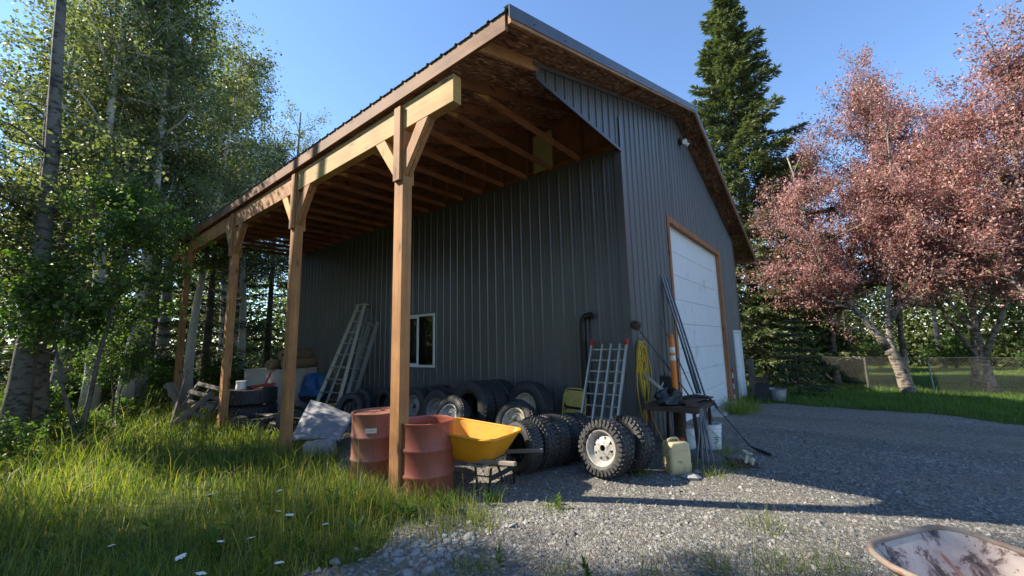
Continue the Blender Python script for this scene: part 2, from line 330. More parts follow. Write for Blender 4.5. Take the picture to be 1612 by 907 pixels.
def link(name, me, m, parent=None, smooth=0, bevel=0):
    if m is not None and not me.materials: me.materials.append(M[m] if isinstance(m, str) else m)
    if smooth:
        me.polygons.foreach_set('use_smooth', [True]*len(me.polygons)); me.set_sharp_from_angle(angle=R(smooth))
    o = bpy.data.objects.new(name, me); col.objects.link(o)
    if parent: o.parent = parent
    if bevel:
        b = o.modifiers.new('bevel', 'BEVEL'); b.width = bevel; b.segments = 2; b.limit_method = 'ANGLE'
    return o
def empty(name, loc=(0, 0, 0), rot=(0, 0, 0)):
    o = bpy.data.objects.new(name, None); col.objects.link(o); o.location = loc; o.rotation_euler = rot
    o.empty_display_size = 0.1; return o
def tag(o, label, cat, group=None, kind=None):
    if label: o['label'] = label
    if cat: o['category'] = cat
    if group: o['group'] = group
    if kind: o['kind'] = kind
    return o
def copy_tree(o, parent=None):
    c = o.copy(); col.objects.link(c); c.parent = parent
    for ch in list(o.children): copy_tree(ch, c)
    return c
def np_mesh(name, verts, quads=None, tris=None):
    me = bpy.data.meshes.new(name); nq = 0 if quads is None else len(quads); ntr = 0 if tris is None else len(tris)
    me.vertices.add(len(verts)); me.vertices.foreach_set('co', np.asarray(verts, np.float32).ravel())
    idx = []; st = []; 
    if nq: idx.append(np.asarray(quads, np.int32).ravel())
    if ntr: idx.append(np.asarray(tris, np.int32).ravel())
    li = np.concatenate(idx); me.loops.add(len(li)); me.loops.foreach_set('vertex_index', li)
    me.polygons.add(nq+ntr)
    ls = np.concatenate([np.arange(nq)*4, nq*4+np.arange(ntr)*3]).astype(np.int32); me.polygons.foreach_set('loop_start', ls)
    me.update(calc_edges=True); me.validate(); return me
def unit(a): return a/np.maximum(np.linalg.norm(a, axis=1, keepdims=True), 1e-9)
def leaves(pos, d, nrm, L, W, fold=0.25):
    """rhombic folded leaves"""
    d = unit(d); s = unit(np.cross(d, nrm)); nn = np.cross(s, d)
    L = np.broadcast_to(L, len(pos))[:, None]; W = np.broadcast_to(W, len(pos))[:, None]
    m = pos+d*L*0.45+nn*W*fold
    v = np.stack([pos, m+s*W*0.5, pos+d*L, m-s*W*0.5], 1).reshape(-1, 3)
    return v
def leaf_mesh(name, v):
    return np_mesh(name, v, quads=np.arange(len(v)).reshape(-1, 4))
def blades(pos, h, wd, lean, ang, facing):
    """grass blades, 5 verts: two quads worth"""
    n = len(pos); ca, sa = np.cos(facing), np.sin(facing); side = np.stack([ca, sa, 0*ca], 1)*(wd/2)[:, None]
    ld = np.stack([np.cos(ang), np.sin(ang), 0*ang], 1)
    mid = pos+ld*(lean*h*0.3)[:, None]+np.array([0, 0, 1])*(h*0.58)[:, None]
    tip = pos+ld*(lean*h)[:, None]+np.array([0, 0, 1])*(h*(1-0.35*lean))[:, None]
    v = np.stack([pos-side, pos+side, mid+side*0.75, mid-side*0.75, tip], 1).reshape(-1, 3)
    b = np.arange(n)[:, None]*5
    return v, b+np.array([[0, 1, 2, 3]]), b+np.array([[3, 2, 4]])

# ---------------------------------------------------------------- terrain
def sstep(a, b, x):
    t = np.clip((x-a)/(b-a), 0, 1); return t*t*(3-2*t)
def H(x, y):
    x = np.asarray(x, float); y = np.asarray(y, float)
    z = -0.25*sstep(-0.5, 7.0, x)-0.27*sstep(7, 15.5, x)-0.06*sstep(15, 30, x)
    z = z+0.018*np.sin(1.7*x+0.6*y)*np.cos(1.3*y-0.4*x)+0.012*np.sin(3.9*x+2.2*y+1)
    z = z+0.05*sstep(-4.2, -6.5, x)*(0.6+0.4*np.sin(0.9*y))
    return z
GP = np.array([(-2.7, 12.6), (-2.8, 6), (-2.9, 4.3), (-3.45, 2.2), (-3.5, 0.85), (-4.1, 0.55), (-4.7, 0.5), (-5.3, -0.2), (-6.0, -1.2), (-6.9, -2.6), (-8, -5), (-9, -14), (-10, -45),
               (9, -45), (6.2, -14), (6.6, -8), (7.0, -5.2), (7.7, -3.3), (7.5, -1.2), (7.0, -0.2), (7.0, 0.6), (0.5, 0.6), (0.5, 12.6)])
def sdist(px, py):
    px = np.asarray(px, float); py = np.asarray(py, float)
    d = np.full(px.shape, 1e9); ins = np.zeros(px.shape, bool); n = len(GP)
    for i in range(n):
        a = GP[i]; b = GP[(i+1) % n]; e = b-a; wx = px-a[0]; wy = py-a[1]
        t = np.clip((wx*e[0]+wy*e[1])/(e@e), 0, 1); d = np.minimum(d, (wx-t*e[0])**2+(wy-t*e[1])**2)
        c = (a[1] > py) != (b[1] > py)
        with np.errstate(divide='ignore', invalid='ignore'):
            xx = a[0]+(py-a[1])*e[0]/(e[1] if e[1] != 0 else 1e-9)
        ins ^= c & (px < xx)
    d = np.sqrt(d); d = np.where(ins, d, -d)
    return d+0.16*np.sin(2.9*px+1.3*py)*np.sin(2.3*py-1.1*px)+0.07*np.sin(7*px-5*py)
def grid(name, xs, ys, zf, m):
    X, Y = np.meshgrid(xs, ys); Z = zf(X, Y); nx, ny = len(xs), len(ys)
    v = np.stack([X.ravel(), Y.ravel(), Z.ravel()], 1)
    i = (np.arange(ny-1)[:, None]*nx+np.arange(nx-1)[None]).ravel()
    me = np_mesh(name, v, quads=np.stack([i, i+1, i+nx+1, i+nx], 1))
    me.polygons.foreach_set('use_smooth', [True]*len(me.polygons))
    return link(name, me, m)
far = [-600, -300, -150, -80, -45, -28]
xs = np.array(far+list(np.arange(-20, 34, 0.4))+[40, 60, 100, 200, 600.]); ys = np.array(far+list(np.arange(-20, 34, 0.4))+[40, 60, 100, 200, 600.])
g = grid('ground', xs, ys, lambda x, y: H(x, y)-0.004, 'soil'); tag(g, None, None, kind='structure')
g = grid('gravel_driveway', np.arange(-11.1, 9.6, 0.13), np.concatenate([np.arange(-46, -14.5, 1.5), np.arange(-14.5, 13, 0.13)]), lambda x, y: H(x, y)+np.clip(sdist(x, y)*0.2, -0.12, 0.016), 'gravel'); tag(g, None, None, kind='structure')

# ---------------------------------------------------------------- barn
ZE, S, E_, XR, XRE, OV = 4.72, 0.333, 3.50, 3.41, 10.81, 0.46
D, WW, HW = 12.33, 9.20, 4.79
def roof(x): return ZE+S*(min(x, XR)+E_) if x <= XR else ZE+S*(XR+E_)-S*(x-XR)
barn = empty('barn', (0, 0, 0))
tag(barn, 'tall charcoal steel barn with open cedar lean-to and white overhead door', 'barn')
def rib_profile(w, per=0.2286):
    out = []; k = int(round(w/per))
    for i in range(k):
        b = i*per
        out += [(b, 0.0), (b+0.004, 0.0), (b+0.016, 0.020), (b+0.036, 0.020), (b+0.048, 0.0), (b+0.098, 0.0), (b+0.105, 0.004), (b+0.115, 0.004), (b+0.122, 0.0), (b+0.160, 0.0), (b+0.167, 0.004), (b+0.177, 0.004), (b+0.184, 0.0)]
    out.append((k*per, 0.0)); return out
def wall_panel(a0, a1, off, top, bot, to3, name='wall_panel', cuts=(), m='clad'):
    """ribbed steel sheet from a0 to a1; columns between bot(a) and top(a)"""
    pr = [(p, h) for p, h in rib_profile(0.9144) if a0+p <= a1+1e-6]
    if a0+pr[-1][0] < a1-1e-4: pr.append((a1-a0, 0))
    pts = sorted(pr+[(c-a0, None) for c in cuts if a0 < c < a1], key=lambda q: q[0]); mb = MB(); last = 0
    cl = []
    for p, h in pts:
        if h is None: h = last
        last = h; a = a0+p; zb, zt = bot(a), top(a)
        cl.append((to3(a, off+h, zb), to3(a, off+h, max(zt, zb+0.001))))
    for q in cl: mb.v += [q[0], q[1]]
    mb.f = [(2*i, 2*i+2, 2*i+3, 2*i+1) for i in range(len(cl)-1)]
    return mb.build(name, m, barn)
side3 = lambda a, o, z: (-o, a, z)
front3 = lambda a, o, z: (a, -o, z)
WY0, WY1, WZ0, WZ1 = 4.69, 6.00, 1.08, 2.33
k = 0
y = 0.06
while y < D:
    y2 = min(y+0.9144, D)
    if y2 <= WY0 or y >= WY1:
        wall_panel(y, y2, 0.0, lambda a: HW, lambda a: 0.03, side3)
    else:                                                        # sheets cut round the window
        lo, hi = max(y, WY0), min(y2, WY1)
        wall_panel(y, y2, 0.0, lambda a: WZ0 if lo <= a <= hi else WZ0, lambda a: 0.03, side3)
        wall_panel(y, y2, 0.0, lambda a: HW, lambda a: WZ1, side3)
        if y < WY0-0.01: wall_panel(y, WY0, 0.0, lambda a: WZ1-0.001, lambda a: WZ0+0.001, side3)
        if y2 > WY1+0.01: wall_panel(WY1, y2, 0.0, lambda a: WZ1-0.001, lambda a: WZ0+0.001, side3)
    y = y2
DX0, DX1, DZ = 2.30, 6.80, 4.05                                   # overhead door opening
PX0, PX1, PZ = 8.02, 9.02, 1.80                                   # walk door opening
ftop = lambda a: roof(a)-0.10
gb = lambda a: -0.02-0.25*float(sstep(-0.5, 7.0, a))
x = -2.46
tri = lambda a: 4.77
while x < -0.01:
    x2 = min(x+0.9144, 0.0); wall_panel(x, x2, 0.0, lambda a: max(ftop(a)-0.02, 4.771), tri, front3, 'gable_panel'); x = x2
x = 0.0
while x < WW-0.01:
    x2 = min(x+0.9144, WW)
    for (s0, s1) in [(max(x, a), min(x2, b)) for a, b in ((0, DX0-0.13), (DX0-0.13, DX1+0.13), (DX1+0.13, PX0-0.06), (PX0-0.06, PX1+0.06), (PX1+0.06, WW))]:
        if s1-s0 < 0.02: continue
        mid = (s0+s1)/2
        bt = (lambda a: DZ+0.13) if DX0-0.13 < mid < DX1+0.13 else ((lambda a: PZ+0.06) if PX0-0.06 < mid < PX1+0.06 else gb)
        wall_panel(s0, s1, 0.0, ftop, bt, front3, cuts=(XR,))
    x = x2
for yb in np.arange(0, WW, 0.9144):
    wall_panel(yb, min(yb+0.9144, WW), 0.0, ftop, gb, lambda a, o, z: (a, D+o, z), cuts=(XR,))
for yb in np.arange(0.0, D, 0.9144):
    wall_panel(yb, min(yb+0.9144, D), 0.0, lambda a: roof(WW)-0.1, lambda a: -0.3, lambda a, o, z: (WW+o, a, z))
# trims
MB().box(-0.026, -0.022, -0.02, 0.11, 0.02, HW).box(-0.026, 0.10, -0.026, -0.022, -0.02, HW+0.6).build('corner_trim', 'clad', barn)
MB().box(WW-0.1, WW+0.03, -0.03, -0.024, -0.3, roof(WW)-0.12).build('corner_trim', 'clad', barn)
MB().beam((-2.46, -0.03, 4.765), (0.0, -0.03, 4.765), 0.012, 0.05).build('gable_trim', 'trim_steel', barn)
MB().beam((-2.50, -0.03, roof(-2.5)-0.125), (XR, -0.03, roof(XR)-0.125), 0.014, 0.055).build('gable_trim', 'clad', barn)
MB().beam((XR, -0.03, roof(XR)-0.125), (WW, -0.03, roof(WW)-0.125), 0.014, 0.055).build('gable_trim', 'clad', barn)
MB().box(-0.03, -0.024, 0.11, D, HW-0.02, HW+0.03).build('wall_cap_trim', 'clad', barn)
# roof sheathing
nS = Vector((-S, 0, 1)).normalized(); nSr = Vector((S, 0, 1)).normalized()
def slope_sheet(x0, x1, y0, y1, t0, t1, name, m):
    """slab parallel to the roof between depths t0,t1 below the metal"""
    mb = MB(); vs = []
    for t in (t1, t0):
        for (xx, yy) in ((x0, y0), (x1, y0), (x1, y1), (x0, y1)): vs.append((xx, yy, roof(xx)-t))
    mb.add(vs, [(0, 3, 2, 1), (4, 5, 6, 7), (0, 1, 5, 4), (1, 2, 6, 5), (2, 3, 7, 6), (3, 0, 4, 7)]); return mb.build(name, m, barn)
def sheets(xa, xb):
    cx = 1.16; n = max(1, int(math.ceil((xb-xa)/cx))); k = 0
    for i in range(n):
        a, b = xa+i*cx, min(xa+(i+1)*cx, xb); yy = -OV+0.02-(1.22 if i % 2 else 0)
        while yy < D+OV:
            y0, y1 = max(yy, -OV+0.02), min(yy+2.44, D+OV-0.02)
            if y1-y0 > 0.05: slope_sheet(a+0.003, b-0.003, y0+0.003, y1-0.003, 0.035, 0.052+0.002*((k) % 2), 'roof_sheathing', 'osb')
            yy += 2.44; k += 1
sheets(-E_+0.05, XR-0.005); sheets(XR+0.005, XRE-0.04)
# ribbed roof sheets
def roof_panel(y0, y1, xa, xb):
    pr = rib_profile(0.9144); mb = MB(); cl = [p for p in pr if y0+p[0] <= y1+1e-6]
    for p, h in cl:
        for xx in (xa, xb): mb.v.append((xx, y0+p, roof(xx)-0.028+h*1.1))
    mb.f = [(2*i, 2*i+1, 2*i+3, 2*i+2) for i in range(len(cl)-1)]; o = mb.build('roof_panel', 'roof_steel', barn)
    return o
yy = -OV
while yy < D+OV-0.02:
    roof_panel(yy, min(yy+0.9144, D+OV), -E_-0.012, XR); roof_panel(yy, min(yy+0.9144, D+OV), XR, XRE+0.03); yy += 0.9144
MB().beam((XR-0.12, -OV, roof(XR)-0.01), (XR-0.12, D+OV, roof(XR)-0.01), 0.26, 0.012, (-S, 0, 1)).beam((XR+0.12, -OV, roof(XR)-0.01), (XR+0.12, D+OV, roof(XR)-0.01), 0.26, 0.012, (S, 0, 1)).build('ridge_cap', 'roof_steel', barn)
# rake trim (metal) and barge board
for (xa, xb) in ((-E_-0.01, XR), (XR, XRE+0.01)):
    for yv, sg in ((-OV-0.012, -1), (D+OV+0.012, 1)):
        mb = MB()
        vs = [(xa, yv-0.004, roof(xa)+0.012), (xb, yv-0.004, roof(xb)+0.012), (xb, yv-0.004, roof(xb)-0.125), (xa, yv-0.004, roof(xa)-0.125),
              (xa, yv+0.004, roof(xa)+0.012), (xb, yv+0.004, roof(xb)+0.012), (xb, yv+0.004, roof(xb)-0.125), (xa, yv+0.004, roof(xa)-0.125)]
        mb.add(vs, [(3, 2, 1, 0), (4, 5, 6, 7), (0, 1, 5, 4), (1, 2, 6, 5), (2, 3, 7, 6), (3, 0, 4, 7)])
        vs2 = [(p[0], p[1], p[2]) for p in [(xa, yv-0.004, roof(xa)+0.014), (xb, yv-0.004, roof(xb)+0.014), (xb, yv-sg*0.07, roof(xb)+0.016), (xa, yv-sg*0.07, roof(xa)+0.016)]]
        mb.add(vs2, [(0, 1, 2, 3)]); rt = mb.build('rake_trim', 'trim_steel', barn)
        if sg < 0:
            n_ = int((xb-xa)/0.6)
            for q in range(n_):
                xx = xa+0.4+q*0.6
                MB().tube([(xx, yv-0.003, roof(xx)-0.075), (xx, yv-0.012, roof(xx)-0.075)], 0.007, 6).build('screw', 'black', rt)
        bb = MB(); y1, y2 = yv-sg*0.006, yv-sg*0.044
        a0 = xa+0.03 if xa < 0 else xa; 
        vs = [(p, q, roof(p)-t) for q in (y1, y2) for p, t in ((a0, 0.055), (xb, 0.055), (xb, 0.165), (a0, 0.165))]
        bb.add(vs, [(3, 2, 1, 0), (4, 5, 6, 7), (0, 1, 5, 4), (1, 2, 6, 5), (2, 3, 7, 6), (3, 0, 4, 7)]); bb.build('barge_board', 'wood_x', barn)
# fascia
MB().box(-E_+0.005, -E_+0.043, -OV+0.05, D+OV-0.05, ZE-0.215, ZE-0.028).build('fascia_board', 'fascia', barn, bevel=0.003)
MB().box(XRE-0.043, XRE-0.005, -OV+0.05, D+OV-0.05, roof(XRE)-0.20, roof(XRE)-0.028).build('fascia_board', 'red_y', barn)
# header beam, posts
PX = -3.43; BT, BB = 4.475, 4.155; PYS = [1.31, 4.19, 7.17, 10.95]
ends = [0.37]+[0.5*0+p for p in PYS[1:3]]+[D+0.2]
for a, b in zip(ends[:-1], ends[1:]):
    MB().box(PX, PX+0.115, a+0.002, b-0.002, BB, BT).build('header_beam', 'pale_y' if a < 4 else 'wood_y', barn, bevel=0.004)
for i, py in enumerate(PYS):
    post = MB().box(PX-0.005, PX+0.125, py-0.085, py+0.085, -0.25, BB-0.003).build('post', 'wood_z', barn, bevel=0.006)
    MB().box(PX-0.045, PX-0.007, py-0.062, py+0.062, 3.52, BT-0.03).build('strap_board', 'wood_z', post, bevel=0.003)
    MB().box(PX+0.128, PX+0.166, py-0.062, py+0.062, 3.50, BT-0.03).build('strap_board', 'wood_z', post, bevel=0.003)
    for sg in (-1, 1):
        a = (PX+0.058, py+sg*0.06, 3.60); b = (PX+0.058, py+sg*0.60, 4.20)
        # trim the brace under the beam with a sloped top
        d = 0.075; mb = MB()
        pl = [(py+sg*0.088, 3.58), (py+sg*0.088, 3.82), (py+sg*0.32, BB-0.004), (py+sg*0.52, BB-0.004)]
        if sg < 0: pl = pl[::-1]
        for x0, x1 in ((PX+0.002, PX+0.055), (PX+0.060, PX+0.113)):
            mm = MB(); nn_ = len(pl)
            mm.add([(x0, p, q) for p, q in pl]+[(x1, p, q) for p, q in pl], [tuple(range(nn_))[::-1], tuple(range(nn_, 2*nn_))]+[(j, (j+1) % nn_, nn_+(j+1) % nn_, nn_+j) for j in range(nn_)])
            mm.build('knee_brace', 'pale_z' if (sg > 0 and x0 < PX+0.05) else 'wood_z', post, bevel=0.003)
# trusses (shared meshes)
def chord_mesh(name, pts, th, m):
    mb = MB(); n_ = len(pts)
    mb.add([(p, -th/2, q) for p, q in pts]+[(p, th/2, q) for p, q in pts], [tuple(range(n_)), tuple(range(n_, 2*n_))[::-1]]+[(j, n_+j, n_+(j+1) % n_, (j+1) % n_) for j in range(n_)])
    me = bpy.data.meshes.new(name); me.from_pydata(mb.v, [], mb.f); me.update(); me.materials.append(M[m]); return me
x0, x1 = -E_+0.05, -0.002
tc = chord_mesh('truss_top_chord', [(x0, roof(x0)-0.057), (x0, roof(x0)-0.20), (x1, roof(x1)-0.20), (x1, roof(x1)-0.057)], 0.038, 'red_x')
bc = chord_mesh('truss_bottom_chord', [(-2.62, 4.80), (-2.72, 4.775), (0.0, 4.825), (0.0, 4.915), (-2.45, 4.865)], 0.040, 'red_x')
sc_ = chord_mesh('truss_gusset', [(-2.72, 4.776), (-2.45, 4.781), (-2.45, 4.864), (-2.62, 4.801)], 0.046, 'pale_x')
for kk in range(20):
    yv = 0.73+0.605*kk
    if yv > D: break
    o = link('truss_top_chord', tc, None, barn); o.location = (0, yv, 0)
    o = link('truss_bottom_chord', bc, None, barn); o.location = (0, yv+0.039, 0)
    o = link('truss_gusset', sc_, None, barn); o.location = (0, yv+0.039, 0)
# end-truss tail poking out over the gable tip
MB().add([(a, q, roof(a)-t) for q in (-0.02, 0.02) for a, t in ((-E_+0.05, 0.057), (-2.40, 0.057), (-2.36, 0.10), (-2.40, 0.205), (-E_+0.05, 0.205))],
         [(0, 1, 2, 3, 4)[::-1], (5, 6, 7, 8, 9)]+[(j, (j+1) % 5, 5+(j+1) % 5, 5+j) for j in range(5)]).build('truss_tail', 'wood_x', barn, bevel=0.003)
# band above the side wall: plate, studs, infill
MB().box(0.002, 0.10, 0.03, D, HW+0.034, HW+0.145).build('wall_plate', 'red_y', barn)
for kk in range(21):
    yv = 0.12+0.605*kk
    MB().box(0.004, 0.09, yv, yv+0.038, HW+0.148, roof(0)-0.06).build('stud', 'red_z', barn)
    if yv+0.605 < D+0.3: MB().box(0.095, 0.107, yv+0.02, min(yv+0.62, D-0.01), HW+0.10, roof(0.1)-0.06).build('infill_panel', 'ply', barn)
MB().box(-0.003, 0.003, 1.34, 1.78, HW+0.10, HW+0.86).build('pale_panel', 'pale_panel', barn)['label'] = 'pale yellow board fixed above the side wall'
# lookouts on the front soffit
for kk in range(6):
    xx = XR+0.75+kk*1.22
    mb = MB(); vs = [(p, q, roof(p)-t) for q in (-OV+0.05, -0.03) for p, t in ((xx, 0.06), (xx+0.04, 0.06), (xx+0.04, 0.098), (xx, 0.098))]
    mb.add(vs, [(3, 2, 1, 0), (4, 5, 6, 7), (0, 1, 5, 4), (1, 2, 6, 5), (2, 3, 7, 6), (3, 0, 4, 7)]); mb.build('lookout', 'red_y', barn)
for kk in range(2):
    xx = 0.2+kk*2.0
    mb = MB(); vs = [(p, q, roof(p)-t) for q in (-OV+0.05, -0.03) for p, t in ((xx, 0.06), (xx+0.09, 0.06), (xx+0.09, 0.08), (xx, 0.08))]
    mb.add(vs, [(3, 2, 1, 0), (4, 5, 6, 7), (0, 1, 5, 4), (1, 2, 6, 5), (2, 3, 7, 6), (3, 0, 4, 7)]); mb.build('lookout', 'red_y', barn)
# window
win = MB().box(-0.045, 0.05, WY0, WY1, WZ0, WZ0+0.055).box(-0.045, 0.05, WY0, WY1, WZ1-0.055, WZ1).box(-0.045, 0.05, WY0, WY0+0.055, WZ0+0.055, WZ1-0.055).box(-0.045, 0.05, WY1-0.055, WY1, WZ0+0.055, WZ1-0.055).build('window', 'white', barn, bevel=0.004)
ym = (WY0+WY1)/2-0.02
MB().box(-0.035, 0.03, ym-0.03, ym+0.03, WZ0+0.056, WZ1-0.056).build('mullion', 'white', win, bevel=0.003)
sa = MB(); 
for a, b, c, d in ((ym+0.031, WY1-0.056, WZ0+0.056, WZ0+0.085), (ym+0.031, WY1-0.056, WZ1-0.085, WZ1-0.056), (WY1-0.085, WY1-0.056, WZ0+0.086, WZ1-0.086)): sa.box(-0.022, 0.012, a, b, c, d)
sa.build('sash', 'white', win)
MB().box(-0.004, 0.0, ym+0.031, WY1-0.086, WZ0+0.086, WZ1-0.086).build('pane', 'glass', win)
MB().box(-0.018, -0.014, WY0+0.056, ym-0.031, WZ0+0.056, WZ1-0.056).build('pane', 'glass', win)
MB().box(-0.03, -0.022, WY0-0.04, WY1+0.04, WZ0-0.05, WZ0-0.003).box(-0.03, -0.022, WY0-0.04, WY1+0.04, WZ1+0.003, WZ1+0.05).box(-0.03, -0.022, WY0-0.045, WY0-0.003, WZ0-0.003, WZ1+0.003).box(-0.03, -0.022, WY1+0.003, WY1+0.045, WZ0-0.003, WZ1+0.003).build('window_trim', 'clad', win)
# overhead door
REC = 0.16
door = MB().box(DX0-0.13, DX0, -0.03, REC, gb(DX0), DZ+0.13).box(DX1, DX1+0.13, -0.03, REC, gb(DX1), DZ+0.13).box(DX0, DX1, -0.03, REC, DZ, DZ+0.13).build('door_frame', 'red_z', barn, bevel=0.004)
n = 8; zz0 = -0.17; dz = (DZ-zz0)/n
for i in range(n):
    MB().box(DX0+0.012, DX1-0.012, REC-0.06, REC-0.02, zz0+i*dz+0.003, zz0+(i+1)*dz-0.003).build('door_panel', 'door_white', door, bevel=0.004)
MB().box(DX0+0.002, DX0+0.03, REC-0.085, REC-0.061, zz0, DZ).box(DX1-0.03, DX1-0.002, REC-0.085, REC-0.061, zz0, DZ).box(DX0+0.03, DX1-0.03, REC-0.085, REC-0.061, DZ-0.03, DZ-0.002).build('weather_strip', 'white', door)
MB().box(DX0-0.3, DX1+0.3, -0.30, 0.5, -0.5, -0.165).build('concrete_apron', 'concrete', barn, bevel=0.01)
# walk door
wd = MB().box(PX0-0.055, PX0, -0.035, 0.1, -0.30, PZ+0.055).box(PX1, PX1+0.055, -0.035, 0.1, -0.30, PZ+0.055).box(PX0, PX1, -0.035, 0.1, PZ, PZ+0.055).build('walk_door', 'white', barn)
MB().box(PX0+0.004, PX1-0.004, 0.03, 0.07, -0.28, PZ-0.004).build('door_leaf', 'door_white', wd)
MB().tube([(PX0+0.09, 0.03, 0.72), (PX0+0.09, -0.03, 0.72)], 0.014, 8).tube([(PX0+0.09, -0.03, 0.72), (PX0+0.20, -0.03, 0.72)], 0.011, 8).build('door_handle', 'galv', wd)
# flood light under the ridge
fl = MB().box(3.55, 3.67, -0.075, -0.024, 6.30, 6.44).build('flood_light', 'black', barn, bevel=0.006)
for sx in (-1, 1):
    c = Vector((3.61+sx*0.05, -0.10, 6.34)); dr = Vector((sx*0.6, -0.6, -0.55)).normalized()
    mt = dr.to_track_quat('Z', 'Y').to_matrix().to_4x4(); mt.translation = c
    hd = MB().lathe([(0.02, -0.02), (0.03, 0.02), (0.055, 0.10), (0.062, 0.13), (0.0, 0.131)], 14, mt).build('lamp_head', 'glass_lens', fl, 40)
# black pipe on the side wall
MB().tube([(-0.10, 0.80, 0.05), (-0.10, 0.80, 1.88), (-0.10, 0.79, 1.97), (-0.10, 0.74, 2.02), (-0.10, 0.66, 2.03)], 0.052, 14).build('vent_pipe', 'black_pipe', barn, 40)
MB().tube([(-0.10, 0.66, 2.03), (-0.10, 0.62, 2.03)], 0.058, 14).build('pipe_collar', 'black_pipe', barn, 40)
# ---------------------------------------------------------------- things under and in front of the lean-to
def hz(x, y): return float(H(x, y))
RX = Matrix.Rotation(R(90), 4, 'Y')                       # lathe axis z -> x
tyre_cache = {}
def tyre_mesh(Rr, wd, ri, lug):
    key = (Rr, wd, ri, lug)
    if key in tyre_cache: return tyre_cache[key]
    mb = MB(); h = Rr-ri
    prof = [(ri, -wd*0.36), (ri+0.012, -wd*0.42), (ri+h*0.30, -wd*0.485), (ri+h*0.36, -wd*0.497), (ri+h*0.62, -wd*0.50), (ri+h*0.84, -wd*0.465), (Rr-0.012, -wd*0.42), (Rr-0.003, -wd*0.34), (Rr, -wd*0.2)]
    if lug < 2: # circumferential grooves
        prof += [(Rr, -wd*0.17), (Rr-0.010, -wd*0.165), (Rr-0.010, -wd*0.12), (Rr, -wd*0.115)]
    prof += [(Rr+0.002, 0)]
    prof = prof+[(r, -z) for r, z in reversed(prof[:-1])]
    prof += [(ri+0.015, wd*0.30), (Rr-0.035, wd*0.34), (Rr-0.030, 0), (Rr-0.035, -wd*0.34), (ri+0.015, -wd*0.30)]
    mb.lathe(prof, 48, RX, closed=True)
    rows, cnt, lh = ((3, 42, 0.005), (2, 46, 0.007), (3, 34, 0.011))[lug]
    for rw in range(rows):
        for c in range(cnt):
            t = 2*math.pi*(c+0.5*(rw % 2))/cnt; mt = Matrix.Rotation(t, 4, 'X')
            x0 = -wd*0.44+wd*0.88*rw/rows+0.006; x1 = -wd*0.44+wd*0.88*(rw+1)/rows-0.006
            ln = 2*math.pi*Rr/cnt*0.62*0.5
            mb.box(x0, x1, -ln, ln, Rr-0.02, Rr+lh, mt @ Matrix.Rotation(0.25*(1 if rw % 2 else -1), 4, 'Z'))
            if lug == 2 and rw in (0, 2):
                sx = -1 if rw == 0 else 1
                mb.box(sx*wd*0.495-0.010, sx*wd*0.495+0.010, -ln*0.8, ln*0.8, Rr-0.075 if c % 2 else Rr-0.05, Rr-0.004, mt)
    me = bpy.data.meshes.new('tyre'); me.from_pydata(mb.v, [], mb.f); me.update(); me.materials.append(M['rubber'])
    me.polygons.foreach_set('use_smooth', [True]*len(me.polygons)); me.set_sharp_from_angle(angle=R(35))
    tyre_cache[key] = me; return me
rim_cache = {}
